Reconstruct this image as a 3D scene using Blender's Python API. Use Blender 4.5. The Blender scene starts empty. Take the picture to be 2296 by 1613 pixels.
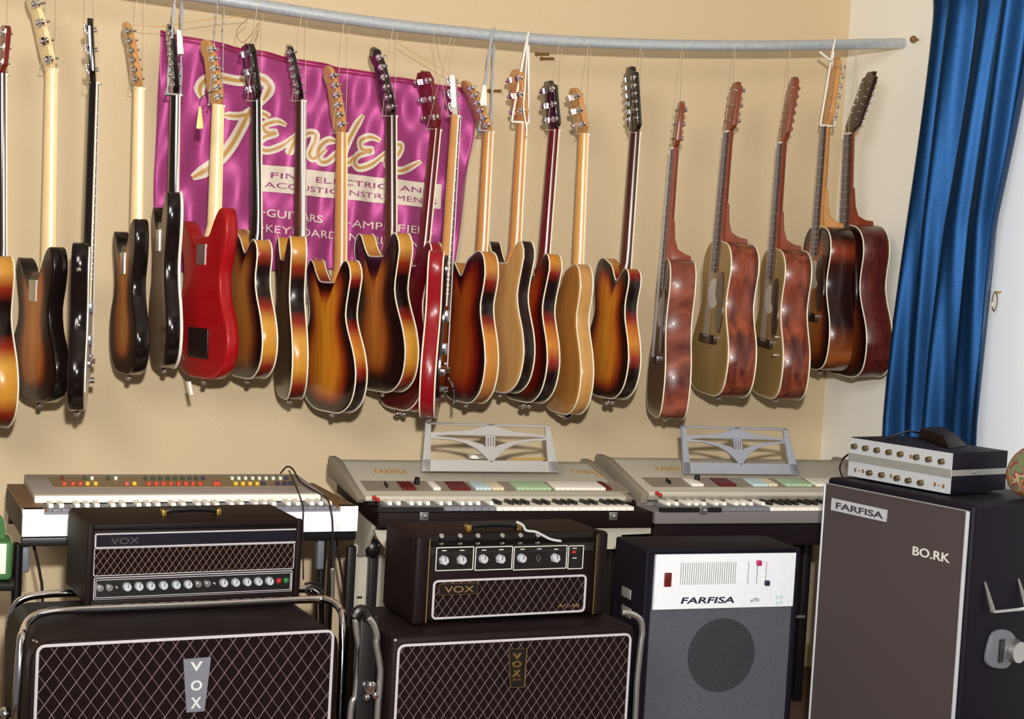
import bpy, bmesh, math, random
from mathutils import Vector as V, Matrix as M
random.seed(7)
sc = bpy.context.scene
C = bpy.context.collection
# ---------------------------------------------------------------- camera
FPX = 3400.; PSI = math.radians(22.4); PIT = math.radians(3.1); RHO = math.radians(3.2)
CAM = V((0, 0, 1.45))
_R0 = V((math.cos(PSI), -math.sin(PSI), 0))
FW = V((math.sin(PSI)*math.cos(PIT), math.cos(PSI)*math.cos(PIT), -math.sin(PIT)))
_U0 = _R0.cross(FW)
RT = _R0*math.cos(RHO) + _U0*math.sin(RHO)
UP = _U0*math.cos(RHO) - _R0*math.sin(RHO)
cd = bpy.data.cameras.new('camera'); cam = bpy.data.objects.new('camera', cd); C.objects.link(cam)
m = M((RT, UP, -FW)).transposed().to_4x4(); m.translation = CAM
cam.matrix_world = m
cd.sensor_width = 36; cd.lens = FPX/2296*36; cd.clip_start = .05
sc.camera = cam
sc.view_settings.view_transform = 'Standard'; sc.view_settings.look = 'None'
sc.view_settings.gamma = 1; sc.view_settings.exposure = 0.0
# ---------------------------------------------------------------- world, flash, added fill light
w = bpy.data.worlds.new('world'); sc.world = w; w.use_nodes = True
w.node_tree.nodes['Background'].inputs[0].default_value = (1, .95, .9, 1)
w.node_tree.nodes['Background'].inputs[1].default_value = .14
def light(name, kind, loc, power, size=.1, col=(1, 1, 1), target=None):
    l = bpy.data.lights.new(name, kind); l.energy = power; l.color = col
    if kind == 'AREA': l.size = size; l.shape = 'DISK'
    else: l.shadow_soft_size = size
    o = bpy.data.objects.new(name, l); C.objects.link(o); o.location = loc
    if target is not None: o.rotation_euler = (V(target)-V(loc)).to_track_quat('-Z', 'Y').to_euler()
    return o
light('flash_lamp', 'SPOT', (.05, -.05, 1.82), 715, .045, (1, .97, .92), (2.0, 4.6, 1.5))
bpy.data.lights['flash_lamp'].spot_size = math.radians(95); bpy.data.lights['flash_lamp'].spot_blend = .9
light('fill_light', 'AREA', (-1.0, .2, 2.7), 105, 1.4, (1, .96, .90), (2.6, 4.2, 1.5))  # unseen soft fill, added to brighten the right wall

def ray(px, py): return FW*FPX + RT*(px-1148) - UP*(py-806.5)
def onY(px, py, Y): d = ray(px, py); return CAM + d*((Y-CAM.y)/d.y)
def onX(px, py, X): d = ray(px, py); return CAM + d*((X-CAM.x)/d.x)
def onZ(px, py, Z): d = ray(px, py); return CAM + d*((Z-CAM.z)/d.z)
class Fr:      # a box-like thing's own frame: origin at its front bottom left corner
    def __init__(s, o, rz=0, tilt=0):
        s.m = M.Translation(V(o)) @ M.Rotation(rz, 4, 'Z') @ M.Rotation(-tilt, 4, 'X'); s.i = s.m.inverted()
    def hit(s, px, py, ax, v):
        o = s.i @ CAM; d = s.i.to_3x3() @ ray(px, py); t = (v-o[ax])/d[ax]; return o + d*t
    def f(s, px, py, y=0): p = s.hit(px, py, 1, y); return p.x, p.z
    def sub(s, o, tilt):
        n = Fr((0, 0, 0)); n.m = s.m @ M.Translation(V(o)) @ M.Rotation(-tilt, 4, 'X'); n.i = n.m.inverted(); return n
# ---------------------------------------------------------------- materials
def lin(c): return tuple((x/255/12.92 if x/255 <= .04045 else ((x/255+.055)/1.055)**2.4) for x in c)
MATS = {}
def nt(name):
    m = bpy.data.materials.new(name); m.use_nodes = True; MATS[name] = m
    return m, m.node_tree, m.node_tree.nodes['Principled BSDF']
def mat(name, c, rough=.5, metal=0, noise=0, nscale=40, spec=.5, coat=0, bump=0, sheen=0):
    m, t, b = nt(name); L = t.links
    b.inputs['Roughness'].default_value = rough; b.inputs['Metallic'].default_value = metal
    b.inputs['Specular IOR Level'].default_value = spec
    if coat: b.inputs['Coat Weight'].default_value = coat; b.inputs['Coat Roughness'].default_value = .08
    if sheen: b.inputs['Sheen Weight'].default_value = sheen
    col = lin(c)
    tc = t.nodes.new('ShaderNodeTexCoord'); n = t.nodes.new('ShaderNodeTexNoise')
    n.inputs['Scale'].default_value = nscale; n.inputs['Detail'].default_value = 4
    L.new(tc.outputs['Object'], n.inputs['Vector'])
    r = t.nodes.new('ShaderNodeValToRGB'); a = max(noise, .03)
    r.color_ramp.elements[0].position = .3; r.color_ramp.elements[1].position = .7
    r.color_ramp.elements[0].color = (*[x*(1-a) for x in col], 1); r.color_ramp.elements[1].color = (*[min(1, x*(1+a)) for x in col], 1)
    L.new(n.outputs['Fac'], r.inputs[0]); L.new(r.outputs[0], b.inputs['Base Color'])
    if bump:
        bp = t.nodes.new('ShaderNodeBump'); bp.inputs['Strength'].default_value = bump; bp.inputs['Distance'].default_value = .002
        L.new(n.outputs['Fac'], bp.inputs['Height']); L.new(bp.outputs[0], b.inputs['Normal'])
    return m
def ramp_mat(name, attr, stops, rough=.28, grain=.25, gs=(60, 60, 6), coat=.18):
    """paint or lacquer whose colour follows a shape attribute of the body (sunburst finish), over wood grain"""
    m, t, b = nt(name); L = t.links
    b.inputs['Roughness'].default_value = rough; b.inputs['Coat Weight'].default_value = coat; b.inputs['Coat Roughness'].default_value = .06; b.inputs['Specular IOR Level'].default_value = .3
    dim = .74 if attr == 'zn' else 1.0
    a = t.nodes.new('ShaderNodeAttribute'); a.attribute_name = attr
    r = t.nodes.new('ShaderNodeValToRGB'); e = r.color_ramp.elements
    while len(e) < len(stops): e.new(.5)
    for i, (p, c) in enumerate(stops): e[i].position = p; e[i].color = (*lin(c), 1)
    L.new(a.outputs['Fac'], r.inputs[0])
    tc = t.nodes.new('ShaderNodeTexCoord'); mp = t.nodes.new('ShaderNodeMapping'); mp.inputs['Scale'].default_value = gs
    n = t.nodes.new('ShaderNodeTexNoise'); n.inputs['Scale'].default_value = 1; n.inputs['Detail'].default_value = 5
    L.new(tc.outputs['Object'], mp.inputs[0]); L.new(mp.outputs[0], n.inputs['Vector'])
    g = t.nodes.new('ShaderNodeMapRange'); g.inputs['From Min'].default_value = .3; g.inputs['From Max'].default_value = .7
    g.inputs['To Min'].default_value = (1-grain)*dim; g.inputs['To Max'].default_value = (1+grain*.4)*dim
    L.new(n.outputs['Fac'], g.inputs[0])
    x = t.nodes.new('ShaderNodeVectorMath'); x.operation = 'SCALE'
    L.new(r.outputs[0], x.inputs[0]); L.new(g.outputs[0], x.inputs['Scale']); L.new(x.outputs[0], b.inputs['Base Color'])
    return m
def diamond(name, base, line, sp, k=1.376, lw=.055):
    m, t, b = nt(name); L = t.links; b.inputs['Roughness'].default_value = .9; b.inputs['Specular IOR Level'].default_value = .08
    tc = t.nodes.new('ShaderNodeTexCoord'); s = t.nodes.new('ShaderNodeSeparateXYZ'); L.new(tc.outputs['Object'], s.inputs[0])
    def mth(op, a, bb=None, c=None):
        q = t.nodes.new('ShaderNodeMath'); q.operation = op
        for i, v in enumerate((a, bb, c)):
            if v is None: continue
            if isinstance(v, (int, float)): q.inputs[i].default_value = v
            else: L.new(v, q.inputs[i])
        return q.outputs[0]
    outs = []
    for sg in (1, -1):
        u = mth('MULTIPLY_ADD', s.outputs['X'], sg*k, s.outputs['Z'])
        f = mth('FRACT', mth('DIVIDE', u, sp*k)); outs.append(mth('LESS_THAN', mth('ABSOLUTE', mth('SUBTRACT', f, .5)), lw))
    n = t.nodes.new('ShaderNodeTexNoise'); n.inputs['Scale'].default_value = 500; L.new(tc.outputs['Object'], n.inputs['Vector'])
    f1 = mth('MAXIMUM', outs[1], mth('MULTIPLY', outs[0], .45))
    mx = t.nodes.new('ShaderNodeMix'); mx.data_type = 'RGBA'
    L.new(f1, mx.inputs['Factor']); mx.inputs['A'].default_value = (*lin(base), 1); mx.inputs['B'].default_value = (*lin(line), 1)
    x = t.nodes.new('ShaderNodeVectorMath'); x.operation = 'SCALE'; L.new(mx.outputs['Result'], x.inputs[0])
    L.new(mth('MULTIPLY_ADD', n.outputs['Fac'], .8, .6), x.inputs['Scale']); L.new(x.outputs[0], b.inputs['Base Color'])
    return m
def wood(name, c1, c2, sc3=(14, 14, 2.2), rough=.25, dist=2.5, coat=.5):
    m, t, b = nt(name); L = t.links
    b.inputs['Roughness'].default_value = rough; b.inputs['Coat Weight'].default_value = coat; b.inputs['Coat Roughness'].default_value = .1
    tc = t.nodes.new('ShaderNodeTexCoord'); mp = t.nodes.new('ShaderNodeMapping'); mp.inputs['Scale'].default_value = sc3
    n = t.nodes.new('ShaderNodeTexNoise'); n.inputs['Scale'].default_value = 1; n.inputs['Detail'].default_value = 6; n.inputs['Distortion'].default_value = dist
    L.new(tc.outputs['Object'], mp.inputs[0]); L.new(mp.outputs[0], n.inputs['Vector'])
    r = t.nodes.new('ShaderNodeValToRGB'); r.color_ramp.elements[0].position = .35; r.color_ramp.elements[1].position = .68
    r.color_ramp.elements[0].color = (*lin(c1), 1); r.color_ramp.elements[1].color = (*lin(c2), 1)
    L.new(n.outputs['Fac'], r.inputs[0]); L.new(r.outputs[0], b.inputs['Base Color'])
    return m
K = lambda n: MATS[n]
mat('wall_tan', (209, 188, 154), .85, noise=.09, nscale=260, spec=.15, bump=.25)
mat('wall_cream', (240, 237, 226), .8, noise=.04, nscale=220, spec=.2, bump=.15)
mat('white_gloss', (244, 247, 252), .35, noise=.02, nscale=6)
mat('ceiling_white', (225, 218, 205), .9)
mat('carpet', (96, 70, 52), .95, noise=.25, nscale=90, bump=.5)
mat('skirting', (190, 160, 118), .5)
mat('galvanised', (186, 192, 198), .42, .35, noise=.10, nscale=60)
mat('chrome', (225, 225, 230), .08, 1)
mat('dull_chrome', (190, 190, 188), .3, .9)
mat('gold', (196, 160, 84), .3, .9)
mat('white_plastic', (232, 228, 218), .35)
mat('cream_binding', (232, 224, 200), .4)
mat('off_white', (226, 214, 196), .5)
mat('black_gloss', (22, 15, 15), .12, coat=.6)
mat('black_vinyl', (23, 13, 14), .5, noise=.25, nscale=400, bump=.35, spec=.14)
mat('black_plastic', (20, 17, 18), .35)
mat('navy_vinyl', (19, 15, 26), .55, noise=.2, nscale=350, spec=.15)
mat('rosewood_board', (62, 38, 28), .45, noise=.3, nscale=60)
mat('maple_cream', (240, 214, 160), .28, coat=.4, noise=.05, nscale=20)
mat('maple_tan', (196, 138, 78), .28, coat=.4, noise=.08, nscale=20)
mat('maple_gold', (216, 160, 88), .28, coat=.4, noise=.06, nscale=20)
mat('mahogany_neck', (128, 58, 34), .3, coat=.4, noise=.15, nscale=30)
mat('dark_neck', (40, 18, 14), .15, coat=.7)
mat('wine_neck', (92, 14, 18), .2, coat=.6)
mat('knob_bronze', (120, 104, 76), .35, .8)
mat('red_paint', (178, 16, 24), .2, coat=.5)
mat('dark_head', (48, 26, 20), .3, coat=.4)
mat('red_head', (112, 20, 22), .25, coat=.5)
mat('tortoise', (58, 26, 22), .2, coat=.6, noise=.4, nscale=50)
mat('grey_paint', (182, 176, 160), .55, noise=.04, nscale=200)
mat('grey_cheek', (140, 130, 114), .55, noise=.04, nscale=200)
mat('rack_grey', (166, 163, 160), .5)
mat('rack_blue_grey', (146, 148, 158), .5)
mat('grey_case', (112, 106, 106), .7, noise=.1, nscale=300)
mat('silver_panel', (190, 194, 200), .35, .25)
mat('silver_band', (150, 150, 146), .4, .3)
mat('brown_top', (120, 90, 60), .6, noise=.1, nscale=200)
mat('panel_white', (226, 231, 238), .35)
mat('panel_taupe', (166, 156, 150), .5, noise=.04, nscale=150)
mat('tab_field', (140, 118, 84), .5)
mat('cloth_grey', (62, 52, 52), .9, noise=.25, nscale=500, bump=.5)
mat('cloth_blue_grey', (76, 78, 88), .9, noise=.3, nscale=420, bump=.5)
mat('cone_dark', (46, 46, 52), .9, noise=.3, nscale=300)
mat('piping_grey', (178, 174, 178), .45)
mat('badge_grey', (104, 106, 116), .5); mat('badge_letter', (190, 192, 190), .4)
for n_, c_ in dict(tab_red=(205, 62, 36), tab_yellow=(235, 182, 50), tab_green=(44, 66, 52), tab_white=(206, 222, 206), tab_navy=(38, 42, 78),
                   tab_pink=(206, 90, 80), tab_dark_red=(96, 20, 22), tab_pale_blue=(190, 212, 216), tab_cream=(222, 206, 176), tab_pale_green=(168, 196, 160),
                   key_white=(240, 234, 222), key_grey=(122, 122, 130), key_black=(24, 18, 18), gold_text=(196, 150, 84), dark_text=(34, 34, 60),
                   faint_gold=(128, 100, 56), pale_text=(198, 198, 190), magenta=(178, 32, 96), lamp_red=(170, 30, 26), lamp_green=(40, 120, 54), green_plastic=(66, 112, 62),
                   black_cable=(30, 24, 24), orange_string=(206, 150, 60), tag_white=(236, 232, 222), tag_yellow=(220, 206, 130), nail_brown=(120, 84, 44),
                   string_white=(206, 192, 160), rope_grey=(168, 168, 172), cone_grey=(120, 118, 110), purple_text=(150, 60, 120), stencil=(60, 52, 58)).items():
    mat(n_, c_, .45)
mat('satin', (168, 62, 128), .50, .35, noise=.10, nscale=90, spec=.45, sheen=.3)
mat('satin_hem', (150, 30, 78), .5)
mat('velvet', (25, 56, 94), .43, .78, noise=.12, nscale=140, spec=.05, sheen=.1)
K('velvet').node_tree.nodes['Principled BSDF'].inputs['Sheen Tint'].default_value = (.22, .60, 1, 1)
K('velvet').node_tree.nodes['Principled BSDF'].inputs['Sheen Roughness'].default_value = .28
ramp_mat('burst', 'inset', [(0, (226, 156, 44)), (.45, (214, 128, 36)), (.66, (150, 52, 20)), (.80, (62, 16, 12)), (.9, (24, 9, 9)), (1, (20, 9, 9))])
ramp_mat('burst_brown', 'inset', [(0, (200, 128, 44)), (.5, (176, 104, 38)), (.72, (96, 44, 20)), (.88, (30, 12, 10)), (1, (22, 10, 9))])
ramp_mat('burst_red', 'inset', [(0, (206, 104, 30)), (.4, (186, 76, 26)), (.66, (128, 24, 16)), (.86, (52, 10, 12)), (1, (24, 9, 9))])
ramp_mat('burst_dark', 'inset', [(0, (206, 130, 48)), (.35, (176, 92, 36)), (.55, (84, 32, 18)), (.7, (30, 12, 12)), (1, (22, 10, 11))])
ramp_mat('burst_bass', 'inset', [(0, (196, 122, 34)), (.4, (180, 96, 28)), (.55, (110, 40, 18)), (.68, (34, 14, 12)), (1, (24, 14, 12))])
ramp_mat('burst_top', 'inset', [(0, (196, 120, 50)), (.5, (168, 84, 34)), (.75, (84, 30, 18)), (.92, (28, 12, 12)), (1, (24, 10, 10))])
ramp_mat('wine', 'inset', [(0, (124, 16, 24)), (1, (84, 8, 16))], grain=.1)
ramp_mat('natural', 'inset', [(0, (214, 166, 104)), (1, (200, 150, 90))], grain=.1)
ramp_mat('natural_gold', 'inset', [(0, (196, 134, 62)), (1, (176, 116, 52))], grain=.12)
ramp_mat('spruce_olive', 'inset', [(0, (176, 144, 88)), (1, (164, 132, 80))], rough=.35, grain=.12, gs=(140, 10, 4))
ramp_mat('spruce_dark', 'inset', [(0, (120, 88, 60)), (1, (104, 72, 50))], rough=.35, grain=.15, gs=(140, 10, 4))
ramp_mat('black_body', 'inset', [(0, (40, 30, 28)), (1, (28, 20, 20))], rough=.15, grain=.1)
ramp_mat('brown_back', 'inset', [(0, (96, 68, 44)), (.7, (82, 56, 38)), (1, (30, 18, 16))], rough=.3, grain=.15)
ramp_mat('red_body', 'inset', [(0, (164, 12, 20)), (1, (156, 10, 18))], grain=.04, rough=.35, coat=.25)
ramp_mat('rim_burst', 'zn', [(0, (34, 14, 12)), (.1, (150, 40, 20)), (.2, (216, 150, 54)), (.38, (222, 160, 62)), (.48, (150, 40, 20)), (.56, (26, 10, 10)), (.74, (30, 12, 10)), (.82, (150, 44, 22)), (.92, (222, 160, 70)), (1, (214, 150, 60))], grain=.08)
ramp_mat('rim_burst_short', 'zn', [(0, (28, 11, 11)), (.22, (34, 12, 12)), (.30, (150, 30, 16)), (.4, (214, 136, 44)), (.5, (200, 110, 36)), (.57, (140, 24, 16)), (.64, (26, 10, 10)), (.82, (30, 12, 10)), (.88, (140, 24, 16)), (.95, (214, 140, 48)), (1, (214, 140, 48))], grain=.08)
ramp_mat('rim_burst_amber', 'zn', [(0, (150, 84, 44)), (.2, (200, 130, 58)), (.45, (216, 140, 54)), (.54, (140, 34, 18)), (.6, (28, 11, 11)), (.72, (30, 12, 10)), (.8, (140, 34, 18)), (.88, (206, 136, 60)), (1, (206, 136, 60))], grain=.08)
ramp_mat('rim_dark', 'zn', [(0, (34, 16, 14)), (1, (40, 18, 16))], grain=.1)
ramp_mat('rim_wine', 'zn', [(0, (150, 16, 28)), (1, (160, 20, 34))], grain=.08)
ramp_mat('rim_black', 'zn', [(0, (26, 18, 18)), (1, (24, 17, 17))], rough=.12, grain=.05)
ramp_mat('rim_gold', 'zn', [(0, (206, 150, 84)), (.5, (216, 164, 96)), (1, (206, 150, 88))], grain=.12)
ramp_mat('rim_sides_burst', 'zn', [(0, (70, 26, 14)), (.1, (160, 84, 34)), (.24, (110, 50, 24)), (.34, (40, 18, 18)), (.64, (44, 20, 20)), (.74, (60, 22, 18)), (.84, (150, 60, 28)), (.93, (50, 18, 16)), (1, (30, 12, 12))], grain=.12)
wood('flame_mahogany', (66, 20, 16), (148, 68, 36), (30, 30, 5), dist=.6, rough=.38, coat=.2)
wood('neck_burst', (54, 20, 16), (124, 64, 34), (20, 20, 1.5), dist=.3)
wood('flame_red', (76, 24, 22), (150, 78, 56), (9, 9, 13), dist=.7, rough=.38, coat=.2)
wood('dark_mahogany', (62, 20, 20), (98, 34, 28), (60, 60, 5), rough=.38, coat=.2)
diamond('vox_cloth_wide', (20, 11, 12), (120, 102, 106), .0335, k=1.4, lw=.034)
diamond('vox_cloth', (20, 11, 12), (118, 100, 104), .0258, k=1.4, lw=.038)
diamond('vox_cloth_head', (20, 11, 12), (118, 100, 104), .0235, k=1.4, lw=.038)
diamond('vox_cloth_small', (19, 9, 9), (124, 102, 90), .0168, k=1.45, lw=.055)
def floral():
    m, t, b = nt('floral_cloth'); L = t.links; b.inputs['Roughness'].default_value = .9
    tc = t.nodes.new('ShaderNodeTexCoord'); n = t.nodes.new('ShaderNodeTexNoise'); n.inputs['Scale'].default_value = 28; n.inputs['Detail'].default_value = 1
    L.new(tc.outputs['Object'], n.inputs['Vector']); r = t.nodes.new('ShaderNodeValToRGB'); r.color_ramp.interpolation = 'CONSTANT'
    e = r.color_ramp.elements
    for i, (p, c) in enumerate([(0, (96, 60, 30)), (.4, (150, 84, 50)), (.46, (84, 92, 58)), (.52, (150, 130, 92)), (.57, (104, 50, 50)), (.62, (92, 98, 66))]):
        if i > 1: e.new(p)
    for i, (p, c) in enumerate([(0, (96, 60, 30)), (.4, (150, 84, 50)), (.46, (84, 92, 58)), (.52, (150, 130, 92)), (.57, (104, 50, 50)), (.62, (92, 98, 66))]):
        e[i].position = p; e[i].color = (*lin(c), 1)
    L.new(n.outputs['Fac'], r.inputs[0]); L.new(r.outputs[0], b.inputs['Base Color'])
floral()
# ---------------------------------------------------------------- mesh helpers
class MB:
    def __init__(s): s.v = []; s.f = []; s.mi = []; s.cur = 0; s.at = {}
    def add(s, vs, fs):
        n = len(s.v); s.v += [tuple(p) for p in vs]; s.f += [tuple(n+i for i in f) for f in fs]; s.mi += [s.cur]*len(fs); return s
    def box(s, x0, x1, y0, y1, z0, z1):
        return s.add([(x, y, z) for z in (z0, z1) for y in (y0, y1) for x in (x0, x1)],
                     [(0, 2, 3, 1), (4, 5, 7, 6), (0, 1, 5, 4), (2, 6, 7, 3), (0, 4, 6, 2), (1, 3, 7, 5)])
    def prism(s, poly, y0, y1, ax=1):       # poly in (x,z) extruded along y (ax=1); ax=0: poly in (y,z) extruded along x; ax=2: (x,y) along z
        n = len(poly)
        def p(a, b, c): return (a, c, b) if ax == 1 else ((c, a, b) if ax == 0 else (a, b, c))
        vs = [p(a, b, y0) for a, b in poly] + [p(a, b, y1) for a, b in poly]
        return s.add(vs, [tuple(range(n)), tuple(range(2*n-1, n-1, -1))] + [(i, i+n, (i+1) % n+n, (i+1) % n) for i in range(n)])
    def tube(s, pts, r, n=8, closed=False, flat=None):
        pts = [V(p) for p in pts]; k = len(pts); rings = []; prev = None
        for i, p in enumerate(pts):
            a = pts[(i-1) % k] if (closed or i > 0) else p; b = pts[(i+1) % k] if (closed or i < k-1) else p
            t = (b-a)
            if t.length < 1e-9: t = V((0, 0, 1))
            t.normalize()
            if prev is None:
                u = t.orthogonal().normalized()
            else:
                u = prev - t*prev.dot(t)
                u = u.normalized() if u.length > 1e-6 else t.orthogonal().normalized()
            prev = u; w_ = t.cross(u); rr = r[i] if isinstance(r, (list, tuple)) else r
            rings.append([p + (u*math.cos(2*math.pi*j/n) + w_*math.sin(2*math.pi*j/n))*rr for j in range(n)])
        vs = [q for R in rings for q in R]; fs = []
        for i in range(k if closed else k-1):
            for j in range(n):
                a, b = i*n+j, i*n+(j+1) % n; c, d = ((i+1) % k)*n+(j+1) % n, ((i+1) % k)*n+j; fs.append((a, b, c, d))
        if not closed: fs += [tuple(range(n-1, -1, -1)), tuple(range((k-1)*n, k*n))]
        return s.add(vs, fs)
    def cyl(s, p0, p1, r0, r1=None, n=16):
        return s.tube([p0, p1], [r0, r0 if r1 is None else r1], n)
    def ball(s, c, r, n=10, sx=1, sy=1, sz=1):
        vs = []; fs = []; h = n//2
        for i in range(h+1):
            a = math.pi*i/h
            for j in range(n):
                b = 2*math.pi*j/n; vs.append((c[0]+r*sx*math.sin(a)*math.cos(b), c[1]+r*sy*math.sin(a)*math.sin(b), c[2]+r*sz*math.cos(a)))
        for i in range(h):
            for j in range(n): fs.append((i*n+j, (i+1)*n+j, (i+1)*n+(j+1) % n, i*n+(j+1) % n))
        return s.add(vs, fs)
    def xf(s, mtx): s.v = [tuple(mtx @ V(p)) for p in s.v]; return s
def mesh_of(name, mb, mats, bevel=0, smooth=35, fix=True):
    me = bpy.data.meshes.new(name); me.from_pydata(mb.v, [], mb.f)
    for mm in (mats if isinstance(mats, (list, tuple)) else [mats]): me.materials.append(K(mm))
    for p, i in zip(me.polygons, mb.mi): p.material_index = i
    for k, vals in mb.at.items():
        a = me.attributes.new(k, 'FLOAT', 'POINT'); a.data.foreach_set('value', vals)
    if fix or bevel:
        bm = bmesh.new(); bm.from_mesh(me)
        bmesh.ops.remove_doubles(bm, verts=bm.verts, dist=1e-6) if not mb.at else None
        bmesh.ops.recalc_face_normals(bm, faces=bm.faces)
        if bevel:
            es = [e for e in bm.edges if len(e.link_faces) == 2 and e.calc_face_angle() > .6]
            bmesh.ops.bevel(bm, geom=es, offset=bevel, segments=3, profile=.5, affect='EDGES', clamp_overlap=True)
        bm.to_mesh(me); bm.free()
    me.shade_smooth()
    if smooth < 170: me.set_sharp_from_angle(angle=math.radians(smooth))
    return me
WM = {}
def place(o, parent, mw):
    C.objects.link(o); WM[o] = mw
    if parent is not None:
        o.parent = parent; o.matrix_basis = WM[parent].inverted() @ mw
    else: o.matrix_basis = mw
    return o
def part(name, mb, mats, parent=None, mw=None, bevel=0, smooth=35, label=None):
    me = mb if isinstance(mb, bpy.types.Mesh) else mesh_of(name, mb, mats, bevel, smooth)
    o = bpy.data.objects.new(name, me)
    if mw is None: mw = WM[parent] if parent is not None else M.Identity(4)
    place(o, parent, mw)
    if label: o['label'] = label
    return o
def tag(o, label, cat, group=None, kind=None):
    if label: o['label'] = label
    if cat: o['category'] = cat
    if group: o['group'] = group
    if kind: o['kind'] = kind
    return o
def thing(name, label, cat, mw, group=None):
    o = bpy.data.objects.new(name, None); o.empty_display_size = .05
    place(o, None, mw); return tag(o, label, cat, group)
def struct(name, mb, mats, bevel=0):
    o = part(name, mb, mats, None, bevel=bevel); o['kind'] = 'structure'; return o
def smooth_closed(pts, n):
    k = len(pts); out = []
    for i in range(k):
        p0, p1, p2, p3 = [V((*pts[(i+j) % k], 0)) for j in (-1, 0, 1, 2)]
        for q in range(6):
            t = q/6; out.append(.5*((2*p1)+(-p0+p2)*t+(2*p0-5*p1+4*p2-p3)*t*t+(-p0+3*p1-3*p2+p3)*t**3))
    out = [(p.x, p.y) for p in out]; L = [0]
    for i in range(len(out)): a = out[i]; b = out[(i+1) % len(out)]; L.append(L[-1]+math.hypot(b[0]-a[0], b[1]-a[1]))
    res = []; j = 0
    for i in range(n):
        d = L[-1]*i/n
        while L[j+1] < d: j += 1
        f = (d-L[j])/max(1e-9, L[j+1]-L[j]); a = out[j]; b = out[(j+1) % len(out)]
        res.append((a[0]+(b[0]-a[0])*f, a[1]+(b[1]-a[1])*f))
    return res
def spline(pts, seg=6):
    pts = [V(p) for p in pts]; out = []
    for i in range(len(pts)-1):
        p0 = pts[max(0, i-1)]; p1 = pts[i]; p2 = pts[i+1]; p3 = pts[min(len(pts)-1, i+2)]
        for q in range(seg):
            t = q/seg; out.append(.5*((2*p1)+(-p0+p2)*t+(2*p0-5*p1+4*p2-p3)*t*t+(-p0+3*p1-3*p2+p3)*t**3))
    return out+[pts[-1]]
def text_mb(s, width=None, height=1., shear=0, depth=.001, bold=0, xscale=None):
    """letters as solid mesh in the local XZ plane, baseline z=0, cap height = height, front at -depth"""
    if 'M' in s: bold = 0      # a widened M folds over itself
    cu = bpy.data.curves.new('t', 'FONT'); cu.body = s; cu.size = 1; cu.shear = shear; cu.offset = bold; cu.resolution_u = 3
    ob = bpy.data.objects.new('t', cu); me = bpy.data.meshes.new_from_object(ob)
    vs = [v.co.copy() for v in me.vertices]; fs = [tuple(p.vertices) for p in me.polygons]
    bpy.data.objects.remove(ob); bpy.data.curves.remove(cu); bpy.data.meshes.remove(me)
    x0 = min(v.x for v in vs); x1 = max(v.x for v in vs); h = .72
    sx = (width/(x1-x0)) if width else height/h*(xscale or 1)
    mb = MB(); mb.add([((v.x-x0)*sx, -depth, v.y*height/h) for v in vs], fs)
    mb.tw = (x1-x0)*sx
    # side walls so that letters have thickness
    from collections import Counter
    cnt = Counter(); dr = {}
    for f in fs:
        for a, b in zip(f, f[1:]+f[:1]): cnt[frozenset((a, b))] += 1; dr[frozenset((a, b))] = (a, b)
    n = len(vs); mb.v += [((v.x-x0)*sx, 0, v.y*height/h) for v in vs]
    for k, c in cnt.items():
        if c == 1: a, b = dr[k]; mb.f.append((a, b, b+n, a+n)); mb.mi.append(0)
    return mb
def rrect(x0, x1, z0, z1, r, n=5):
    out = []
    for cx, cz, a0 in ((x1-r, z0+r, -90), (x1-r, z1-r, 0), (x0+r, z1-r, 90), (x0+r, z0+r, 180)):
        for i in range(n): a = math.radians(a0+90*i/(n-1)); out.append((cx+r*math.cos(a), cz+r*math.sin(a)))
    return out
# ---------------------------------------------------------------- the room
WY = 4.95; XC = 3.355; ZC = 3.0
struct('floor', MB().box(-2.6, XC+.1, -1.6, WY+.1, -.05, 0), 'carpet')
struct('wall_back', MB().box(-2.6, XC, WY, WY+.1, 0, ZC), 'wall_tan')
struct('ceiling', MB().box(-2.6, XC+.1, -1.6, WY+.1, ZC, ZC+.05), 'ceiling_white')
DY1 = 4.15; DY0 = 2.6
struct('wall_right', MB().box(XC, XC+.1, DY1, WY+.1, 0, ZC).box(XC, XC+.1, -1.6, DY0, 0, ZC).box(XC, XC+.1, DY0, DY1, 2.6, ZC), 'wall_cream')
struct('baseboard_back', MB().box(-2.6, XC, WY-.015, WY, 0, .09), 'skirting', .003)
d1 = struct('window_1', MB().box(XC-.005, XC+.04, DY0, DY1, 0, 2.6), 'white_gloss', .003)
nm_, nt_, nb_ = nt('net_added_glow'); nb_.inputs['Base Color'].default_value = (.86, .9, .95, 1); nb_.inputs['Roughness'].default_value = .8
nb_.inputs['Emission Color'].default_value = (.8, .9, 1, 1); nb_.inputs['Emission Strength'].default_value = .05   # faint bluish glow added to brighten the white pane
part('net_added_glow', MB().box(XC-.007, XC-.004, DY0+.03, DY1-.035, .1, 2.55), 'net_added_glow', d1, M.Identity(4))
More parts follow.
